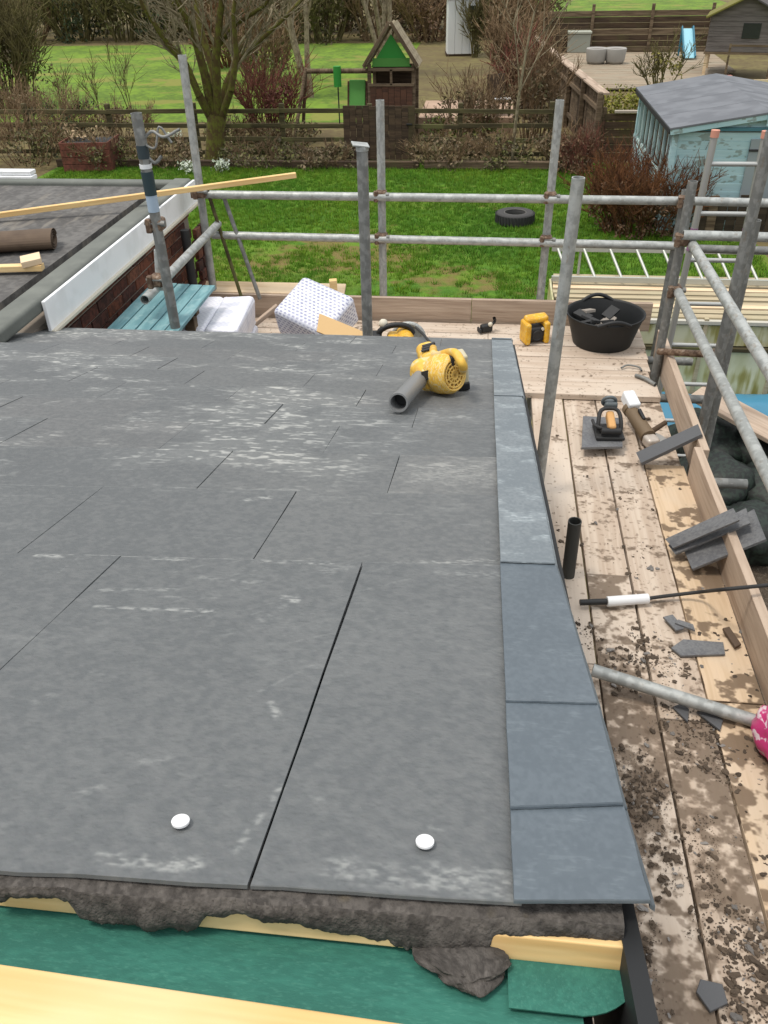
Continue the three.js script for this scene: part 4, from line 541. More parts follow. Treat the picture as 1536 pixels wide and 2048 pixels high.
// shrub: stems fanning from the base, twigs, optional leaves
function shrub(name, label, x, z, h, w, o = {}) {
  const t = thing(name, label, o.cat || 'shrub', V(x, 0, z), 0, o.group), out = [];
  for (let k = 0; k < (o.stems || 14); k++) { const a = rnd() * 6.283, s = Math.sqrt(rnd()); grow(out, V(Math.cos(a) * s * w * (o.base || 0.35), 0, Math.sin(a) * s * w * (o.base || 0.35)), V(Math.cos(a) * s * w * (o.fan || 0.6) / h, 1, Math.sin(a) * s * w * (o.fan || 0.6) / h).normalize(), h * rr(0.55, 0.95), o.r || 0.016, o.depth === undefined ? 2 : o.depth, { bend: o.bend || 0.16, up: 0.05, kids: o.kids || 2, spread: o.spread || 0.75, rmin: o.rmin || 0.004, depth: o.depth === undefined ? 2 : o.depth }); }
  obj('branches', segs(out), o.mat || mTwigBrown, t);
  if (o.leaves) obj('foliage', flakes(o.leaves, () => { const a = rnd() * 6.283, s = Math.sqrt(rnd()), y = Math.pow(rnd(), 0.8); return V(Math.cos(a) * s * w * (0.55 + 0.25 * Math.sin(y * 3.1)), h * (0.04 + 0.86 * y), Math.sin(a) * s * w * (0.55 + 0.25 * Math.sin(y * 3.1))); }, o.leaf || 0.05, o.cols || [[0.06, 0.08, 0.02]]), mLeaf, t);
  return t;
}
const OL = [[0.12, 0.125, 0.035], [0.09, 0.095, 0.03], [0.15, 0.13, 0.065], [0.09, 0.075, 0.045]], BR = [[0.13, 0.075, 0.04], [0.09, 0.055, 0.03], [0.16, 0.1, 0.055]], DK = [[0.035, 0.055, 0.024], [0.045, 0.07, 0.028], [0.03, 0.04, 0.02]], RD = [[0.13, 0.045, 0.03], [0.1, 0.035, 0.026]], GR = [[0.1, 0.13, 0.03], [0.14, 0.15, 0.03], [0.08, 0.1, 0.03]], LT = [[0.2, 0.15, 0.09], [0.15, 0.115, 0.07], [0.11, 0.1, 0.045]];

// ---------- rail fence ----------
{
  const f = thing('rail_fence', 'weathered post and rail fence along the far side of the lawn', 'fence', V(0, 0, -18.5)); const pg = rbx(0.1, 1.08, 0.1, 0.01, 0, 0.54, 0), xs = []; for (let x = -13.6; x < 2.2; x += 1.85) xs.push(x);
  for (const x of xs) { const p = new THREE.Mesh(norm(pg), mMossWood); p.name = 'post'; p.position.set(x, rr(-0.03, 0.03), rr(-0.02, 0.02)); p.rotation.set(rr(-0.02, 0.02), 0, rr(-0.03, 0.03)); p.castShadow = p.receiveShadow = true; f.add(p); }
  for (let k = 0; k < xs.length - 1; k++) for (const y of [0.14, 0.4, 0.66, 0.93]) { if (xs[k] > -3.4 && xs[k] < -2.6) continue; const o = obj('rail', rbx(1.87, 0.085, 0.035, 0.008, 0, 0, 0, 0, 0, 0, 1), mMossWood, f); o.position.set(xs[k] + 0.92, y + rr(-0.015, 0.015), 0.06); o.rotation.z = rr(-0.012, 0.012); }
  const g = thing('board_gate', 'dark brown close boarded gate in the rail fence', 'gate', V(-3.02, 0, -18.38)); for (let k = 0; k < 11; k++) { const o = obj('board', rbx(0.128, 1.02, 0.022, 0.004, 0, 0, 0, 0, 0, 0, 1), mDarkWood, g); o.position.set(0.065 + k * 0.134, 0.53 + rr(-0.008, 0.008), rr(-0.004, 0.004)); } obj('brace', [bx(1.46, 0.09, 0.03, 0.73, 0.2, -0.03), bx(1.46, 0.09, 0.03, 0.73, 0.86, -0.03)], mDarkWood, g); obj('latch', rbx(0.12, 0.03, 0.03, 0.006, 1.36, 0.7, 0.025), mBlack, g);
  for (const [a, b, y, k] of [[-9, -1.4, 0.1, 0], [-1.3, 2.0, 0.11, 1]]) tag(obj('sleeper_edging', rbx(b - a, 0.14, 0.12, 0.015, (a + b) / 2, y - 0.02, -17.62), k ? mOldWood : mDarkWood), k ? 'pale timber sleeper edging the lawn below the twiggy shrubs' : 'dark timber sleeper edging the lawn below the rail fence', 'edging');
}
// ---------- mossy tree ----------
{
  const Z = -17.95, b = onZ(432, 338, Z), t = thing('mossy_tree', 'bare multi stemmed tree with mossy bark behind the lawn', 'tree', V(b.x, 0, Z)); const main = [], tw = [];
  const q = (x, y, dz = 0) => onZ(x, y, Z + dz).sub(V(b.x, 0, Z)); const o = { bend: 0.2, up: 0.08, kids: 1.5, spread: 0.85, rmin: 0.009, depth: 3 };
  const chain = (pts, r0, r1) => { for (let k = 0; k < pts.length - 1; k++) { const f = k / (pts.length - 1), f2 = (k + 1) / (pts.length - 1), A = pts[k], B = pts[k + 1]; main.push([A.x, A.y, A.z, B.x, B.y, B.z, mix(r0, r1, f), mix(r0, r1, f2)]); if (k) for (let j = 0; j < 2; j++) { const s = B.clone().sub(A).normalize().add(V(rr(-1, 1), rr(-0.3, 0.6), rr(-1, 1)).multiplyScalar(0.8)).normalize(); grow(tw, A.clone().lerp(B, rnd()), s, rr(0.6, 1.3), mix(r0, r1, f) * 0.45, 2, o); } } };
  const tr = [V(0, -0.05, 0), q(430, 300), q(431, 262), q(434, 228)]; for (let k = 0; k < 3; k++) main.push([tr[k].x, tr[k].y, tr[k].z, tr[k + 1].x, tr[k + 1].y, tr[k + 1].z, [0.26, 0.2, 0.19][k], [0.2, 0.19, 0.2][k]]);
  chain([q(424, 240), q(398, 190, 0.3), q(372, 130, 0.5), q(330, 80, 0.7), q(285, 10, 0.9), q(250, -90, 1.1)], 0.09, 0.03); chain([q(428, 240), q(410, 150, 0.1), q(388, 70, 0.2), q(350, -10, 0.3), q(330, -120, 0.3)], 0.11, 0.035); chain([q(432, 240), q(426, 140, -0.3), q(398, 50, -0.5), q(388, -30, -0.7), q(400, -140, -0.8)], 0.1, 0.03); chain([q(436, 240), q(432, 120, 0.2), q(440, 30, 0.3), q(452, -60, 0.4), q(440, -160, 0.4)], 0.1, 0.03); chain([q(440, 235), q(452, 170, -0.2), q(474, 120, -0.4), q(520, 80, -0.6), q(575, 30, -0.8), q(640, -40, -0.9)], 0.085, 0.025); chain([q(442, 238), q(462, 180, 0.3), q(473, 110, 0.4), q(466, 30, 0.6), q(480, -80, 0.7)], 0.08, 0.025); chain([q(430, 100, 0), q(470, 50, 0.2), q(530, 10, 0.3), q(570, -60, 0.4)], 0.05, 0.02);
  obj('trunk', segs(main), mBarkMoss, t); obj('crown', segs(tw), mBarkGrey, t); obj('moss', flakes(500, () => { const s = main[(rnd() * 12) | 0], f = rnd(); return V(mix(s[0], s[3], f) + rr(-0.1, 0.1), mix(s[1], s[4], f), mix(s[2], s[5], f) + rr(-0.1, 0.1)); }, 0.03, [[0.13, 0.13, 0.02], [0.09, 0.1, 0.02]]), mLeaf, t);
}
// ---------- shrubs and hedges ----------
const G = (x, y) => onY(x, y, 0);
const far = { r: 0.03, rmin: 0.014, depth: 2, kids: 2 };
// near the fence
shrub('red_stemmed_shrub', 'red stemmed bare shrub behind the rail fence left of the play tower', -5.0, -20.3, 1.25, 1.1, { stems: 34, mat: mTwigRed, r: 0.02, rmin: 0.008, leaves: 260, leaf: 0.05, cols: RD, base: 0.25 });
shrub('rust_shrub', 'dense rust brown shrub at the edge of the near lawn', 2.35, -13.5, 0.8, 0.95, { stems: 70, mat: mTwigRust, r: 0.014, rmin: 0.006, leaves: 2600, leaf: 0.035, cols: BR, kids: 3, base: 0.55, fan: 0.5 });
shrub('twiggy_shrub', 'tall bare twiggy shrub in front of the panel fence', 0.9, -20.4, 1.7, 0.7, { stems: 18, fan: 0.4, mat: mTwigBrown, r: 0.022, rmin: 0.008, leaves: 900, leaf: 0.05, cols: LT, kids: 2 });
shrub('twiggy_shrub', 'bare brown shrub between the play tower and the tall twiggy shrub', -0.45, -20.2, 1.1, 0.9, { stems: 22, mat: mTwigBrown, r: 0.02, rmin: 0.008, leaves: 600, leaf: 0.05, cols: LT });
shrub('sapling', 'single slender bare sapling rising beside the panel fence', 0.45, -18.0, 3.2, 0.3, { stems: 1, mat: mBarkGrey, r: 0.035, rmin: 0.008, base: 0.01, fan: 0.1, bend: 0.06, cat: 'tree' });
shrub('low_shrub', 'low red leaved shrub at the foot of the panel fence', 1.75, -17.3, 0.65, 0.7, { stems: 24, mat: mTwigRed, r: 0.012, leaves: 700, leaf: 0.04, cols: BR });
shrub('low_shrub', 'low bare shrub at the corner of the blue summerhouse', 2.55, -15.4, 0.75, 0.6, { stems: 30, mat: mTwigRed, r: 0.012, leaves: 300, leaf: 0.04, cols: BR });
for (const [x, y, h, w, c, lb] of [[60, 330, 0.9, 1.3, OL, 'olive bramble clump behind the white trim stack'], [140, 300, 1.0, 1.2, DK, 'dark evergreen bush behind the flat roof'], [30, 270, 1.1, 1.2, LT, 'brown bramble clump along the rail fence beside the evergreen bush'], [210, 335, 0.55, 0.9, OL, 'low grey green clump beside the terracotta planter'], [330, 330, 0.45, 1.0, LT, 'low dead border plant left of the mossy tree'], [520, 330, 0.4, 1.2, OL, 'low border plant right of the mossy tree'], [650, 332, 0.35, 1.0, LT, 'low dead border plant below the brown gate'], [880, 330, 0.5, 1.1, LT, 'low dead border plant right of the brown gate'], [1000, 330, 0.5, 1.0, OL, 'low olive border plant under the tall twiggy shrub'], [1120, 332, 0.55, 0.8, LT, 'low brown border plant by the panel fence foot'], [570, 300, 0.5, 1.1, OL, 'olive weeds growing through the rail fence by the red shrub'], [920, 285, 0.6, 1.1, GR, 'green weeds growing behind the rail fence beside the gate'], [470, 285, 0.5, 1.0, OL, 'olive weeds growing through the rail fence by the mossy tree'], [250, 285, 0.7, 0.9, LT, 'pale dead bracken behind the terracotta planter']]) { const p = G(x, y); shrub('border_plant', lb, p.x, p.z, h, w, { stems: 22, mat: mTwigBrown, r: 0.012, rmin: 0.006, leaves: 800, leaf: 0.045, cols: c, cat: 'plant' }); }
for (const [x, h] of [[205, 1.2], [268, 1.5], [130, 1.2]]) { const p = G(x, 238); shrub('sapling', ['thin bare whip growing behind the fence beyond the evergreen bush', 'thin bare forked whip growing behind the fence by the left standard', 'thin bare branching whip at the edge of the far lawn'][x === 205 ? 0 : x === 268 ? 1 : 2], p.x, p.z, h * 0.95, 0.4, { stems: 3, mat: mTwigOlive, r: 0.016, rmin: 0.007, base: 0.1, cat: 'tree' }); }
// middle distance
shrub('hazel_shrub', 'big upright bare hazel at the left edge of the far lawn', -13.6, -24.6, 2.2, 1.9, { ...far, stems: 60, fan: 0.35, mat: mTwigOlive, leaves: 1400, leaf: 0.06, cols: OL });
shrub('brown_bush', 'rounded orange brown bush on the far lawn behind the mossy tree', -9.6, -33.5, 1.7, 1.7, { ...far, stems: 26, mat: mTwigRust, leaves: 1500, leaf: 0.07, cols: BR });
shrub('dark_bush', 'dark bare bush on the far lawn behind the mossy trunk', -7.4, -29.5, 1.6, 1.6, { ...far, stems: 34, mat: mTwigBrown, leaves: 900, leaf: 0.06, cols: OL });
shrub('bare_tree', 'bare grey tree with spreading limbs left of the play tower', -5.2, -26.5, 4.2, 1.8, { stems: 3, mat: mBarkGrey, r: 0.09, rmin: 0.016, depth: 3, kids: 2, base: 0.06, cat: 'tree' });
shrub('bare_tree', 'bare grey tree with tangled limbs behind the play tower', -3.6, -30.5, 4.5, 2.2, { stems: 4, mat: mBarkGrey, r: 0.09, rmin: 0.018, depth: 3, kids: 2, base: 0.06, cat: 'tree' });
shrub('brown_bush', 'tan twiggy bush in front of the white cabinet', 0.55, -27.5, 1.4, 0.8, { ...far, stems: 44, mat: mTwigBrown, leaves: 1600, leaf: 0.06, cols: LT });
shrub('brown_bush', 'red brown bush between the white cabinet and the panel fence', 0.75, -24.2, 1.3, 0.8, { ...far, stems: 22, mat: mTwigRed, leaves: 900, leaf: 0.06, cols: BR });
shrub('brown_bush', 'tan bush at the far end of the panel fence', 0.75, -33.5, 1.9, 0.9, { ...far, stems: 26, mat: mTwigBrown, leaves: 1600, leaf: 0.07, cols: LT });
shrub('young_shrub', 'yellow green budding shrub growing beside the deck', 4.7, -27.0, 1.1, 0.7, { stems: 10, mat: mTwigOlive, r: 0.022, rmin: 0.01, leaves: 420, leaf: 0.05, cols: [[0.2, 0.18, 0.04], [0.16, 0.15, 0.05]] });
// boundary hedge: each bush its own
{ let k = 0; const kind = ['dark holly bush', 'brown bare thorn bush', 'olive bramble bush', 'tan bare hazel bush'], cs = [DK, LT, OL, BR], ms = [mTwigOlive, mTwigBrown, mTwigOlive, mTwigBrown];
  for (let x = -24; x < 2.5; x += 2.1) for (const [z, h] of [[-42.5, 2.1], [-47, 3.2]]) { const q = (x < -13 ? [0, 2, 0, 1] : [2, 1, 3, 1])[(k * 7 + (k >> 1)) % 4]; shrub('hedge_bush', kind[q] + (z > -45 ? ' at the foot of the boundary hedge beyond the far lawn' : ' in the tall back row of the boundary hedge'), x + rr(-0.6, 0.6), z + rr(-0.8, 0.8), h * rr(0.8, 1.25), 2.2, { r: 0.045, rmin: 0.022, depth: 2, kids: 2, stems: 22, mat: ms[q], leaves: 1000, leaf: 0.1, cols: cs[q], group: 'boundary hedge bushes', cat: 'bush' }); k++; }
  for (const [x, z, h] of [[-22, -52, 7], [-17, -53, 8], [-12, -51, 7], [-7.5, -52, 8], [-3, -50, 7], [1, -53, 7]]) shrub('bare_tree', 'tall bare tree standing behind the boundary hedge', x, z, h, 3, { stems: 3, mat: mBarkGrey, r: 0.16, rmin: 0.03, depth: 3, kids: 2, base: 0.05, group: 'bare trees behind the hedge', cat: 'tree' }); }
// ---------- terracotta planter, white clumps ----------
{ const p = G(190, 335), t = thing('planter', 'square reddish planter box standing behind the flat roof', 'planter', p, 0.1); for (let k = 0; k < 4; k++) obj('board', rbx(1.0, 0.13, 0.03, 0.006, 0, 0.08 + k * 0.138, 0.4), mTwigRed, t); for (const s of [-1, 1]) obj('side', rbx(0.03, 0.55, 0.8, 0.006, s * 0.49, 0.29, 0), mTwigRed, t); obj('soil', bx(0.94, 0.04, 0.78, 0, 0.5, 0), mDark, t); obj('dead_stalks', flakes(160, () => V(rr(-0.4, 0.4), rr(0.52, 0.75), rr(-0.3, 0.3)), 0.05, [[0.35, 0.26, 0.16], [0.24, 0.18, 0.1]]), mLeaf, t); }
for (const [x, y, lb] of [[378, 346, 'clump of white flowers at the lawn edge beside the rail'], [444, 345, 'clump of white flowers at the foot of the mossy tree'], [348, 286, 'white stone slab in the border behind the left standard']]) { const p = G(x, y); const t = thing('white_flowers', lb, 'flowers', p); obj('blooms', flakes(150, () => V(rr(-0.13, 0.13), rr(0.1, 0.2), rr(-0.1, 0.1)), 0.035, [[0.7, 0.75, 0.68], [0.5, 0.58, 0.45]]), mLeaf, t); obj('leaves', flakes(80, () => V(rr(-0.13, 0.13), rr(0.02, 0.1), rr(-0.1, 0.1)), 0.035, GR), mLeaf, t); }

// ---------- play tower ----------
{
  const t = thing('play_tower', 'wooden play tower with a green gable and pale sloping roof boards', 'playhouse', V(-2.2, 0, -20.5)); const mGreen = M(0x2f8f34, { roughness: 0.6 }), mG2 = M(0x4f8f3e, { roughness: 0.7 }), mRB = M(null, { map: tex(256, 256, woodFn(rgb(96, 66, 50), rgb(70, 48, 38), rgb(84, 62, 48), 971), true, 1), roughness: 0.9 });
  for (const x of [-0.48, 0.48]) for (const z of [-0.45, 0.45]) obj('post', rbx(0.08, 1.6, 0.08, 0.008, x, 0.8, z), mOldWood, t);
  for (let k = 0; k < 7; k++) obj('wall_board', rbx(0.125, 0.62, 0.02, 0.003, -0.4 + k * 0.133, 0.86, 0.5), mRB, t); for (let k = 0; k < 7; k++) obj('wall_board', rbx(0.125, 0.6, 0.02, 0.003, -0.4 + k * 0.133, 0.25, 0.5), mDarkWood, t);
  obj('window_rail', [bx(1.0, 0.05, 0.05, 0, 1.2, 0.5), bx(1.0, 0.06, 0.05, 0, 1.5, 0.5), bx(0.05, 0.3, 0.05, 0, 1.35, 0.5)], mOldWood, t); obj('floor', bx(0.95, 0.04, 0.9, 0, 0.6, 0), mOldWood, t); obj('back_wall', bx(0.94, 1.4, 0.02, 0, 0.8, -0.46), mDarkWood, t);
  const gb = poly([[-0.44, 0], [0.44, 0], [0, 0.62]], 0.03); gb.translate(0, 1.54, 0.42); const gbl = obj('gable', gb, mGreen, t); obj('gable_band', bx(0.8, 0.16, 0.03, 0, 1.63, 0.47), mG2, gbl);
  for (const s of [-1, 1]) { const rf = new THREE.Group(); obj(s > 0 ? 'roof_panel' : 'roof_panel', rbx(0.98, 0.05, 1.15, 0.01, s * 0.3, 1.93, 0.02, 0, 0, -s * 0.96), mBarkGrey, t); }
  obj('barge', [rbx(1.0, 0.06, 0.04, 0.006, 0.3, 1.98, 0.62, 0, 0, -0.96), rbx(1.0, 0.06, 0.04, 0.006, -0.3, 1.98, 0.62, 0, 0, 0.96)], mOldWood, t);
  obj('slide_panel', rbx(0.36, 0.72, 0.06, 0.02, -0.78, 0.92, 0.3, -0.3), mG2, t); obj('slide_side', [rbx(0.05, 1.0, 0.1, 0.01, -0.98, 0.75, 0.3, -0.3), rbx(0.05, 1.0, 0.1, 0.01, -0.58, 0.75, 0.3, -0.3)], mRB, t); obj('swing_beam', [rod(V(-0.4, 1.45, 0.3), V(-1.9, 1.45, 0.3), 0.05, 8), rod(V(-1.9, 1.5, 0.3), V(-2.2, 0, 0.8), 0.04, 8), rod(V(-1.9, 1.5, 0.3), V(-2.2, 0, -0.3), 0.04, 8)], mOldWood, t); obj('green_pole', rod(V(-1.2, 1.15, 0.35), V(-1.2, 1.55, 0.35), 0.085, 12), mGreen, t);
  obj('swing_strap', rod(V(-1.2, 0.4, 0.32), V(-1.2, 1.46, 0.32), 0.015, 6), mDark, t);
}
{ const pv = struct('patio', flat(-1.6, 0.6, -23.6, -21.2, 0.35), M(null, { map: tex(128, 128, (u, v) => lerp3(rgb(186, 160, 140), rgb(156, 132, 112), fbm(u, v, 6, 6, 4, 981)), true, 0.5), roughness: 0.95 }), 'pale pink paved terrace beside the play tower'); pv.geometry.dispose(); pv.geometry = boxUV(new THREE.BoxGeometry(2.2, 0.35, 2.4)); pv.position.set(-0.6, 0.175, -22.4);
  const p = V(0.15, 0.35, -21.6); const t = thing('garden_chair', 'dark garden chair with a white cloth on the pale terrace', 'chair', p, 0.4); obj('seat', rbx(0.45, 0.05, 0.45, 0.01, 0, 0.3, 0), mDarkWood, t); obj('backrest', rbx(0.45, 0.5, 0.05, 0.01, 0, 0.58, -0.22, -0.15), mDarkWood, t); for (const x of [-0.19, 0.19]) for (const z of [-0.19, 0.19]) obj('leg', rbx(0.05, 0.3, 0.05, 0.006, x, 0.15, z), mDarkWood, t); obj('cloth', rbx(0.35, 0.03, 0.2, 0.01, 0.05, 0.345, 0.1), mWhite, t); }
// ---------- white cabinet ----------
{ const t = thing('white_cabinet', 'white upright cabin with terracotta top beyond the play tower', 'cabin', V(-1.3, 0, -36.6), 0.1); for (let k = 0; k < 4; k++) obj('front_panel', rbx(0.27, 1.75, 0.05, 0.01, -0.42 + k * 0.28, 0.95, 0.5), mWhite, t); obj('body', rbx(1.14, 1.8, 0.96, 0.02, 0, 0.95, 0), mWhite, t); obj('top', rbx(1.3, 0.28, 1.2, 0.04, 0, 2.02, 0), M(0xb5653f, { roughness: 0.85 }), t); obj('window', rbx(0.3, 0.5, 0.03, 0.01, 0.34, 1.4, 0.52), M(0x33403a, { roughness: 0.3 }), t); obj('plinth', bx(1.2, 0.1, 1.0, 0, 0.05, 0), mDarkWood, t);
  shrub('climbing_plant', 'bare climber covering the right side of the white cabin', -0.75, -35.7, 1.6, 0.3, { ...far, stems: 14, mat: mTwigOlive, leaves: 260, leaf: 0.06, cols: OL }); }
// ---------- panel fence, deck, back fence ----------
{
  const A = V(2.16, 0, -18.3), B = V(0.95, 0, -31.4), L = A.distanceTo(B), d = B.clone().sub(A).normalize(), t = thing('panel_fence', 'grey brown board fence with a pale capping rail running away', 'fence', A); t.rotation.y = Math.atan2(-d.z, d.x);
  const bgx = [0, 1, 2].map(() => norm(rbx(0.142, 1.2, 0.02, 0.003, 0, 0.62, 0, 0, 0, 0, 1))); for (let k = 0; k < L / 0.15; k++) { const o = new THREE.Mesh(bgx[k % 3], k % 7 === 3 ? mDarkWood : mOldWood); o.name = 'board'; o.position.set(0.08 + k * 0.15, rr(-0.01, 0.01), rr(-0.006, 0.006)); o.castShadow = o.receiveShadow = true; t.add(o); }
  for (let x = 0; x < L; x += 1.85) obj('post', rbx(0.1, 1.28, 0.1, 0.01, x + 0.05, 0.64, -0.07), mOldWood, t); obj('capping', rbx(L, 0.04, 0.2, 0.008, L / 2, 1.26, 0), mToe, t); obj('arris_rail', [bx(L, 0.08, 0.05, L / 2, 0.3, -0.04), bx(L, 0.08, 0.05, L / 2, 0.95, -0.04)], mOldWood, t);
  // return panel between fence and summerhouse
  const r = thing('fence_return', 'dark slatted fence section between the board fence and summerhouse', 'fence', V(2.2, 0, -18.4)); for (let k = 0; k < 6; k++) obj('board', rbx(0.85, 0.13, 0.02, 0.004, 0.45, 0.1 + k * 0.145, rr(-0.01, 0.01)), mDarkWood, r); obj('capping', rbx(0.5, 0.05, 0.09, 0.01, 0.45, 0.93, 0.02), M(0xa59c90), r); for (const x of [0, 0.88]) obj('post', rbx(0.08, 1.0, 0.08, 0.008, x + 0.02, 0.5, -0.05), mOldWood, r);
  const hb = thing('clipped_hedge', 'low yellow green clipped hedge behind the dark slatted section', 'hedge', V(2.75, 0, -20.4)); obj('foliage', flakes(2600, () => V(rr(-0.45, 0.55), rr(0.1, 1.0), rr(-0.7, 0.7)), 0.04, [[0.18, 0.19, 0.02], [0.14, 0.16, 0.02], [0.22, 0.2, 0.03]]), mLeaf, hb);  obj('stems', segs(Array.from({ length: 16 }, () => { const x = rr(-0.4, 0.5), z = rr(-0.6, 0.6); return [x, 0, z, x + rr(-0.1, 0.1), 0.9, z, 0.012, 0.006]; })), mTwigBrown, hb);
  const dk = thing('timber_deck', 'weathered timber deck beyond the board fence', 'deck', V(1.9, 0, -36)); const mDeck = [0, 1].map(i => M(null, { map: tex(256, 256, woodFn(rgb(158, 144, 124), rgb(132, 118, 100), rgb(148, 140, 122), 991 + i), true, 0.7), roughness: 0.95 })); for (let k = 0; k < 42; k++) { const z = k * 0.205 + 0.1, x1 = 5.6 - Math.max(0, (z - 5) * 0.6); obj('deck_board', rbx(x1, 0.04, 0.19, 0.004, x1 / 2 + 0.1 - z * 0.05 + 0.3, 0.08 + rr(-0.004, 0.004), z, 0, 0, 0, 1), mDeck[k % 2], dk); }
  const bf = thing('back_fence', 'dark horizontal board fence behind the timber deck', 'fence', V(1.4, 0, -36.6)); for (let p = 0; p < 4; p++) { for (let k = 0; k < 7; k++) obj('board', rbx(2.1, 0.185, 0.03, 0.006, 1.05 + p * 2.15, 0.12 + k * 0.197, rr(-0.015, 0.015)), (k + p * 3) % 3 ? mDarkWood : mOldWood, bf); obj('post', rbx(0.11, 1.62, 0.11, 0.01, p * 2.15, 0.8, 0.03), mOldWood, bf); } obj('post', rbx(0.11, 1.62, 0.11, 0.01, 8.6, 0.8, 0.03), mOldWood, bf);
  const bg3 = thing('back_fence', 'brown fence section behind the play house', 'fence', V(10.1, 0, -36.3)); for (let k = 0; k < 8; k++) obj('board', rbx(6, 0.185, 0.03, 0.006, 3, 0.12 + k * 0.197, rr(-0.015, 0.015)), k % 3 ? mDarkWood : mOldWood, bg3); obj('post', rbx(0.11, 1.7, 0.11, 0.01, 0, 0.85, 0.03), mOldWood, bg3);
  for (const [x, lb] of [[1190, 'grey round planter on the deck beside the storage box'], [1228, 'grey round planter on the deck further from the storage box']]) { const p = G(x, 134); const o = thing('deck_stool', lb, 'planter', V(p.x, 0.1, p.z)); const pr = [[0, 0], [0.26, 0], [0.32, 0.1], [0.34, 0.3], [0.36, 0.45], [0.33, 0.48], [0.3, 0.44], [0, 0.4]].map(q => new THREE.Vector2(...q)); obj('pot', new THREE.LatheGeometry(pr, 20), M(0x9d9c98), o); obj('soil', T(new THREE.CylinderGeometry(0.3, 0.3, 0.02, 20), 0, 0.43, 0), M(0x6d6660), o); }
  const sb = G(1155, 110), st = thing('storage_box', 'pale grey green storage box against the back fence', 'box', V(sb.x, 0.1, sb.z)); obj('body', rbx(0.8, 0.6, 0.5, 0.02, 0, 0.3, 0), M(0x92968c), st); obj('lid', rbx(0.86, 0.08, 0.56, 0.02, 0, 0.65, 0), M(0xa4a89c), st);
}
// ---------- slide, play house on stilts ----------
{
  const p = G(1376, 126), t = thing('slide', 'light blue plastic slide at the edge of the deck', 'slide', V(p.x, 0.1, p.z)); const mB = M(0x8fc6d6, { roughness: 0.4 }); obj('chute', rbx(0.34, 0.03, 1.4, 0.01, 0, 0.45, -0.5, 0.6), mB, t); for (const s of [-1, 1]) obj('side_rail', rbx(0.05, 0.12, 1.45, 0.015, s * 0.19, 0.49, -0.5, 0.6), M(0x2e6f86, { roughness: 0.4 }), t); obj('ladder', [bx(0.05, 0.9, 0.05, -0.17, 0.45, -1.1), bx(0.05, 0.9, 0.05, 0.17, 0.45, -1.1), bx(0.34, 0.04, 0.04, 0, 0.3, -1.1), bx(0.34, 0.04, 0.04, 0, 0.6, -1.1)], M(0x2e6f86), t);
  const h = thing('play_house', 'grey wooden play house raised on stilts beside the deck', 'playhouse', V(7.6, 0, -30.6), -0.25); const mGry = M(null, { map: tex(256, 256, woodFn(rgb(112, 106, 104), rgb(90, 84, 82), rgb(104, 100, 98), 1001), true, 1), roughness: 0.9 });
  for (const x of [-0.95, 0.95]) for (const z of [-0.8, 0.8]) obj('stilt', rbx(0.09, 0.75, 0.09, 0.008, x, 0.37, z), mPale, h); for (let k = 0; k < 7; k++) { obj('wall_board', rbx(2.0, 0.13, 0.03, 0.004, 0, 0.8 + k * 0.135, 0.85), mGry, h); obj('wall_board', rbx(0.03, 0.13, 1.7, 0.004, -1.0, 0.8 + k * 0.135, 0), mGry, h); obj('wall_board', rbx(0.03, 0.13, 1.7, 0.004, 1.0, 0.8 + k * 0.135, 0), mGry, h); } obj('floor', bx(2.1, 0.06, 1.8, 0, 0.7, 0), mOldWood, h); obj('back_wall', bx(2, 0.95, 0.03, 0, 1.2, -0.85), mGry, h);
  const gb = poly([[-1.0, 0], [1.0, 0], [0, 0.5]], 0.03); gb.translate(0, 1.68, 0.83); obj('gable', gb, mGry, h); for (const s of [-1, 1]) obj('roof_panel', rbx(1.3, 0.05, 2.1, 0.01, s * 0.56, 1.93, 0, 0, 0, -s * 0.46), s < 0 ? M(0x6f6c34, { roughness: 1 }) : M(0x4c4a4a, { roughness: 0.95 }), h); obj('window', rbx(0.5, 0.4, 0.02, 0.004, 0.2, 1.3, 0.875), M(0x252a2a, { roughness: 0.25 }), h); obj('railing', [bx(1.2, 0.05, 0.05, 0.3, 0.95, 1.3), bx(0.06, 1.0, 0.06, -0.3, 0.5, 1.3), bx(0.06, 1.0, 0.06, 0.9, 0.5, 1.3)], mOldWood, h);
  const pb = thing('border_board', 'low timber edging board between the deck and the grass', 'edging', V(8.3, 0, -28.4), 0.05); for (let k = 0; k < 3; k++) obj('board', rbx(1.6, 0.16, 0.05, 0.006, k * 1.62 - 0.6, 0.09, 0), mPale, pb); obj('post', rbx(0.14, 0.3, 0.14, 0.01, -1.45, 0.15, 0.03), M(0xa8746a), pb);
}
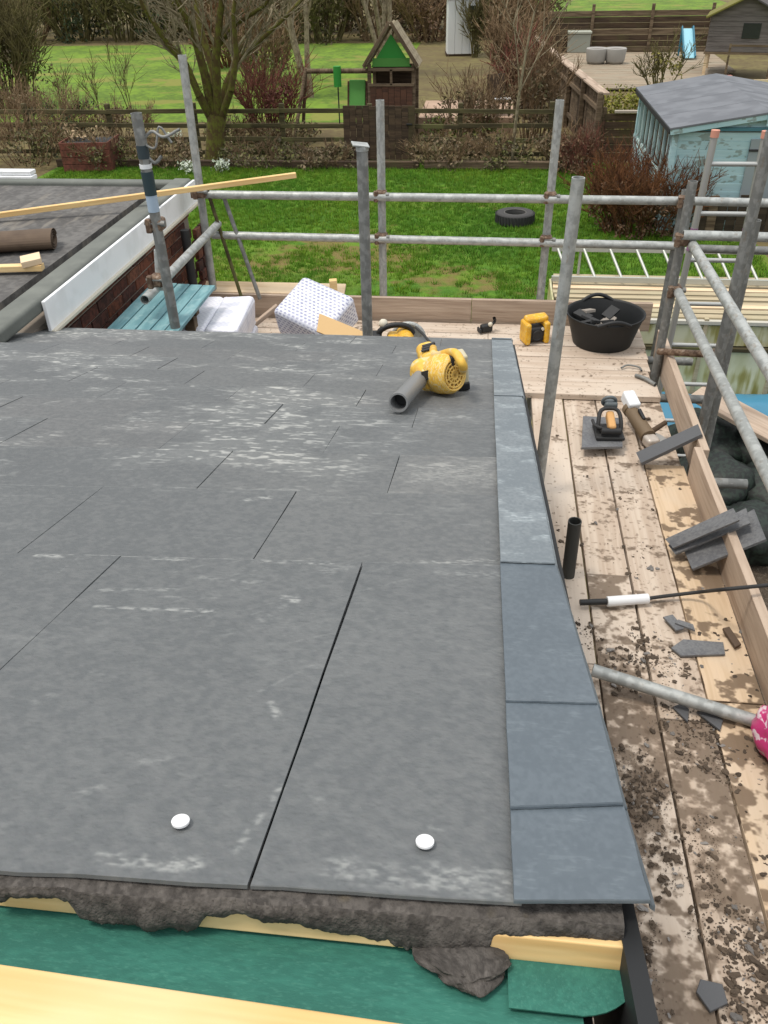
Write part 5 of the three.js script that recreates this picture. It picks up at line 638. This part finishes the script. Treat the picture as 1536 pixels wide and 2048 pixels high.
// ---------- blue summerhouse ----------
{
  const e = onZ(1350, 256, -13.5), eb = 1.5, t = thing('summerhouse', 'light blue boarded summerhouse with grey felt roof', 'shed', V(2.68, 0, -13.55)); const W = 2.5, Dp = 3.5, he = e.y, hr = onZ(1488, 226, -13.5).y;
  const mBl = [0, 1, 2].map(i => M(null, { map: tex(256, 256, (u, v) => lerp3(woodFn(rgb(182, 212, 216), rgb(162, 198, 204), rgb(174, 206, 210), 1011 + i * 7)(u, v), rgb(120, 130, 120), 0.6 * ss(0.62, 0.72, fbm(u, v, 8, 14, 4, 1017 + i))), true, 1), roughness: 0.8 })), mTrim = M(0xb9d2d3, { roughness: 0.7 });
  const n = Math.floor(he / 0.118), fw = norm(rbx(W - 0.1, 0.116, 0.02, 0.003, 0, 0, 0, 0.06, 0, 0, 1)), sw = norm(rbx(0.02, 0.116, Dp - 0.1, 0.003, 0, 0, 0, 0, 0, 0.06, 1));
  for (let k = 0; k < n; k++) { const o = new THREE.Mesh(fw, mBl[k % 3]); o.name = 'wall_board'; o.position.set(W / 2, 0.08 + k * 0.118, 0); t.add(o); o.castShadow = o.receiveShadow = true; if (k < 5) { const s = new THREE.Mesh(sw, mBl[(k + 1) % 3]); s.name = 'wall_board'; s.position.set(0, 0.08 + k * 0.118, -Dp / 2); s.castShadow = s.receiveShadow = true; t.add(s); } }
  obj('core', [bx(W - 0.08, he - 0.04, 0.03, W / 2, he / 2, -0.06), bx(0.03, 0.6, Dp - 0.08, 0.04, 0.32, -Dp / 2), bx(W - 0.1, he, 0.03, W / 2, he / 2, -Dp + 0.05), bx(0.03, he, Dp - 0.1, W - 0.05, he / 2, -Dp / 2)], mPale, t);
  for (const [x, z] of [[0, 0], [W, 0], [0, -Dp], [W, -Dp]]) obj('corner_post', rbx(0.09, he, 0.09, 0.008, x, he / 2, z), mBl[0], t);
  for (let k = 0; k < 4; k++) { const z = -0.35 - k * 0.87, wn = obj('window', [bx(0.04, 0.05, 0.84, 0, 0.7, z - 0.4), bx(0.04, 0.05, 0.84, 0, he - 0.08, z - 0.4), bx(0.05, he - 0.74, 0.05, 0, (he + 0.66) / 2, z), bx(0.04, he - 0.74, 0.035, 0, (he + 0.66) / 2, z - 0.42)], mTrim, t); obj('pane', bx(0.008, he - 0.78, 0.8, 0.004, (he + 0.64) / 2, z - 0.42), new THREE.MeshPhysicalMaterial({ color: 0xdfe8e6, roughness: 0.06, transmission: 1, thickness: 0 }), wn); }
  obj('floor', bx(W - 0.1, 0.04, Dp - 0.1, W / 2, 0.06, -Dp / 2), mOldWood, t);
  const g = poly([[0, 0], [W, 0], [W / 2, hr - he]], 0.025); g.translate(0, he, -0.01); obj('gable', g, mBl[1], t); const ang = Math.atan2(hr - he, W / 2), sl = Math.hypot(W / 2, hr - he) + 0.12; const mF2 = M(null, { map: tex(256, 256, (u, v) => lerp3(rgb(112, 116, 122), rgb(98, 102, 108), ss(0.3, 0.7, fbm(u, v, 8, 8, 5, 1031))), true, 0.5), roughness: 0.9 });
  for (const s of [-1, 1]) for (let k = 0; k < 4; k++) { const z0 = 0.12 - k * 0.94; obj('roof_felt', rbx(sl, 0.03, 0.97, 0.005, W / 2 + s * (W / 4 + 0.05), (he + hr) / 2 + 0.012 + k * 0.004 - 0.005, z0 - 0.48, 0, 0, -s * ang), mF2, t); }
  for (const s of [-1, 1]) obj('barge_board', rbx(sl, 0.1, 0.025, 0.005, W / 2 + s * (W / 4 + 0.04), (he + hr) / 2 - 0.03, 0.1, 0, 0, -s * ang), mBl[0], t); obj('eaves_strip', rbx(0.03, 0.07, Dp + 0.2, 0.005, -0.1, he - 0.04, -Dp / 2), mDark, t); obj('head_trim', rbx(W, 0.05, 0.04, 0.006, W / 2, he - 0.02, 0.03), M(0x4f7f8c), t); const dr = obj('door', [rbx(0.75, he - 0.2, 0.03, 0.006, W * 0.58, (he - 0.2) / 2 + 0.05, 0.03)], M(0x8c979a, { roughness: 0.7 }), t); obj('door_hinge', rbx(0.22, 0.03, 0.02, 0.004, W * 0.47, he - 0.3, 0.05), mDark, dr); obj('finial', rbx(0.07, 0.28, 0.05, 0.006, W / 2, hr - 0.02, 0.12), mBl[0], t);
}
{ const t = thing('grey_board_stack', 'weathered grey boards standing upright in front of the summerhouse', 'boards', V(3.2, 0, -13.25)); for (let k = 0; k < 15; k++) obj('board', rbx(0.135, rr(0.5, 0.68), 0.025, 0.004, k * 0.142, 0.3, rr(-0.03, 0.03), rr(-0.08, 0.02), 0, rr(-0.03, 0.03)), k % 4 === 1 ? mOldWood : M(0x8a8a86, { map: mOldWood.map, roughness: 0.95 }), t); obj('rail', bx(2.1, 0.07, 0.04, 1.0, 0.3, -0.05), mOldWood, t); }
// ---------- tyre ----------
{ const p = G(1029, 446), t = thing('tyre', 'worn black car tyre lying flat on the lawn', 'tyre', p); const pr = []; for (let k = 0; k <= 20; k++) { const a = k / 20 * 6.2832; pr.push(new THREE.Vector2(0.235 + 0.075 * Math.sign(Math.cos(a)) * Math.pow(Math.abs(Math.cos(a)), 0.6), 0.095 + 0.09 * Math.sign(Math.sin(a)) * Math.pow(Math.abs(Math.sin(a)), 0.6))); } obj('casing', new THREE.LatheGeometry(pr, 40), M(0x3a3a3a, { roughness: 0.8 }), t); for (let k = 0; k < 36; k++) obj('tread_block', rbx(0.012, 0.14, 0.035, 0.003, Math.cos(k / 36 * 6.283) * 0.312, 0.095, Math.sin(k / 36 * 6.283) * 0.312, 0, -k / 36 * 6.283, 0, 1), mDark, t); obj('bead', T(new THREE.TorusGeometry(0.175, 0.01, 8, 36), 0, 0.17, 0, Math.PI / 2), M(0x5a5956), t); }
// ---------- aluminium ladder standing behind the corner ----------
{ const t = thing('ladder', 'aluminium ladder with pink taped stiles rising behind the corner standard', 'ladder', V(0, 0, 0)); const Z = -6.25, a0 = onZ(1430, 268, Z), a1 = onZ(1386, 470, Z), b0 = onZ(1531, 270, Z), b1 = onZ(1490, 470, Z); const f = (p, q, y) => ext(p, q, y); const mAl = M(0xaeb0ae, { metalness: 0.5, roughness: 0.45 });
  obj('stile', rod(f(a0, a1, 0), a0, 0.024, 10), mAl, t); obj('stile', rod(f(b0, b1, 0), b0, 0.024, 10), mAl, t); for (let y = a0.y - 0.19; y > 0.1; y -= 0.33) obj('rung', rod(f(a0, a1, y), f(b0, b1, y), 0.016, 10), mAl, t);
  for (const [p, q] of [[a0, a1], [b0, b1]]) { obj('end_cap', rod(p.clone().add(V(0, -0.02, 0)), p.clone().add(V(0, 0.025, 0)), 0.029, 12), M(0xc98f7c), t); obj('pink_tape', rod(f(p, q, a0.y - 0.62), f(p, q, a0.y - 0.78), 0.0265, 12), M(0x8c6a86), t); } }
// ---------- low cold frame with stained panels, ladder lying on it, tarpaulin, green netting ----------
{
  const y1 = 0.85, z0 = -7.8, z1 = -8.95, x0 = 0.72, x1 = 4.2, t = thing('cold_frame', 'long low cold frame with algae stained panels and slatted timber top', 'cold frame', V(x0, 0, z0)); const L = x1 - x0;
  const mStain = [0, 1, 2].map(i => M(null, { map: tex(256, 256, (u, v) => { let c = lerp3(rgb(216, 214, 184), rgb(198, 196, 156), ss(0.3, 0.7, fbm(u, v, 8, 3, 4, 1041 + i))); return lerp3(c, rgb(136, 126, 56), 0.8 * ss(0.5, 0.72, 0.5 * fbm(u, v, 18, 2, 4, 1047 + i) + 0.5 * fbm(u, v, 5, 4, 3, 1051 + i))); }, true, 1.1), roughness: 0.4 })), mSl = M(null, { map: tex(256, 256, woodFn(rgb(182, 170, 142), rgb(156, 143, 116), rgb(170, 162, 134), 1061), true, 1), roughness: 0.9 });
  for (let k = 0; k < 5; k++) { obj('side_panel', rbx(L / 5 - 0.03, 0.5, 0.02, 0.004, (k + 0.5) * L / 5, 0.28, 0), mStain[k % 3], t); obj('side_panel', rbx(L / 5 - 0.03, 0.2, 0.02, 0.004, (k + 0.5) * L / 5, 0.68, -0.02), mStain[(k + 1) % 3], t); obj('upright', rbx(0.04, 0.86, 0.05, 0.005, k * L / 5, 0.43, 0.0), mSl, t); }
  obj('mid_rail', rbx(L, 0.04, 0.05, 0.006, L / 2, 0.555, 0.015), mMossWood, t); obj('top_rail', rbx(L, 0.04, 0.06, 0.006, L / 2, 0.82, 0.0), M(0xb9b7ac), t); obj('base_rail', rbx(L, 0.05, 0.06, 0.006, L / 2, 0.03, 0.02), M(0x3c463c), t);
  for (let k = 0; k < 10; k++) obj('top_slat', rbx(L + rr(-0.05, 0.05), 0.024, 0.088, 0.004, L / 2, 0.845 + rr(-0.006, 0.01), -0.06 - k * 0.118, 0, rr(-0.01, 0.01), 0), k % 4 === 2 ? mPale : mSl, t); obj('end_panel', bx(0.02, 0.8, 1.1, -0.01, 0.41, -0.6), mStain[0], t); obj('back_panel', bx(L, 0.8, 0.02, L / 2, 0.41, -1.16), mStain[1], t); obj('core', bx(L - 0.1, 0.7, 0.95, L / 2, 0.38, -0.58), mMossWood, t);
  const ld = thing('ladder', 'aluminium ladder lying on its side across the slatted timber top', 'ladder', V(0, 0, 0)), mAl = M(0xb4b8b2, { metalness: 0.4, roughness: 0.45 }), ya = 0.9, zb = -8.92; const lo = onZ(1120, 556, zb), hi = onZ(1118, 503, zb); const y0 = Math.max(0.9, lo.y), yh = y0 + 0.24;
  obj('stile', rbx(3.3, 0.06, 0.025, 0.005, 2.35, y0 + 0.02, zb + 0.28), mAl, ld); obj('stile', rbx(3.3, 0.06, 0.025, 0.005, 2.35, yh, zb - 0.02), mAl, ld); for (let k = 0; k < 12; k++) { const x = 0.82 + k * 0.27; obj('rung', rod(V(x - 0.06, yh, zb - 0.02), V(x + 0.06, y0 + 0.02, zb + 0.28), 0.015, 8), mAl, ld); } for (const x of [1.0, 3.6]) obj('prop', rod(V(x, 0.87, zb - 0.03), V(x, yh, zb - 0.03), 0.014, 8), mAl, ld);
  // tarpaulin over a heap
  const tp = new THREE.PlaneGeometry(2.2, 0.75, 44, 16); tp.rotateX(-Math.PI / 2); const p = tp.attributes.position; for (let i = 0; i < p.count; i++) { const x = p.getX(i), z = p.getZ(i); p.setY(i, 0.03 + 0.22 * Math.max(0, 1 - (z / 0.4) ** 2) * (0.6 + 0.6 * NS(x * 2, z * 2, 1071)) + 0.05 * NS(x * 9, z * 9, 1073)); } tp.computeVertexNormals(); boxUV(tp); tag(obj('tarpaulin', tp, M(0x3f7f9c, { roughness: 0.45 })), 'crumpled blue tarpaulin on the ground beside the cold frame', 'tarpaulin').position.set(2.55, 0, -7.35);
  const mDG = M(null, { map: tex(128, 128, (u, v) => lerp3(rgb(12, 20, 17), rgb(30, 44, 36), ss(0.45, 0.6, fbm(u, v, 12, 12, 3, 1081))), true, 4), roughness: 0.6 });
  let k = 0; for (const [x, z, r, sy] of [[2.0, -6.6, 0.36, 0.7], [2.5, -6.5, 0.33, 0.8], [1.95, -5.9, 0.34, 0.7], [2.45, -5.8, 0.36, 0.75], [2.95, -6.2, 0.36, 0.7], [2.05, -5.3, 0.3, 0.7]]) { const b = thing('garden_sack', ['dark green garden sack beside the blue tarpaulin', 'dark green garden sack behind the leaning grey plank', 'dark green garden sack below the corner of the toe board', 'dark green garden sack in the middle of the heap', 'dark green garden sack at the outer side of the heap', 'smallest dark green garden sack nearest the scaffold'][k], 'sack', V(x, 0, z), k * 0.9); const l = lump(r, 4, 0.35, 61 + k, 1, sy, 1); l.translate(0, r * sy * 0.82, 0); obj('sack', l, mDG, b); obj('tie', tubeAlong([V(0, r * sy * 1.6, 0), V(0.06, r * sy * 1.75, 0.05), V(0.14, r * sy * 1.7, 0.02), V(0.2, r * sy * 1.45, -0.06)], 0.016), M(0x3d5c4a), b); k++; }
  const pk = obj('grey_plank', rbx(1.5, 0.04, 0.28, 0.006), mToe); pk.position.copy(onY(1555, 870, 0.5)); pk.rotation.set(0.1, -0.7, -0.12); tag(pk, 'pale weathered plank lying across the green sacks', 'plank');
  struct('gravel_path', flat(1.15, 6, -7.2, 2, 0.006), M(null, { map: tex(512, 512, (u, v) => lerp3(lerp3(rgb(98, 86, 72), rgb(72, 62, 50), fbm(u, v, 50, 50, 3, 1091)), rgb(124, 114, 100), 0.6 * ss(0.6, 0.75, fbm(u, v, 90, 90, 2, 1093))), true, 0.8), roughness: 1, bumpMap: rep(grainBump, 6), bumpScale: 0.02 }), 'brown gravel and soil beside the scaffold');
}
//@@FAR1

renderer.render(scene, camera);
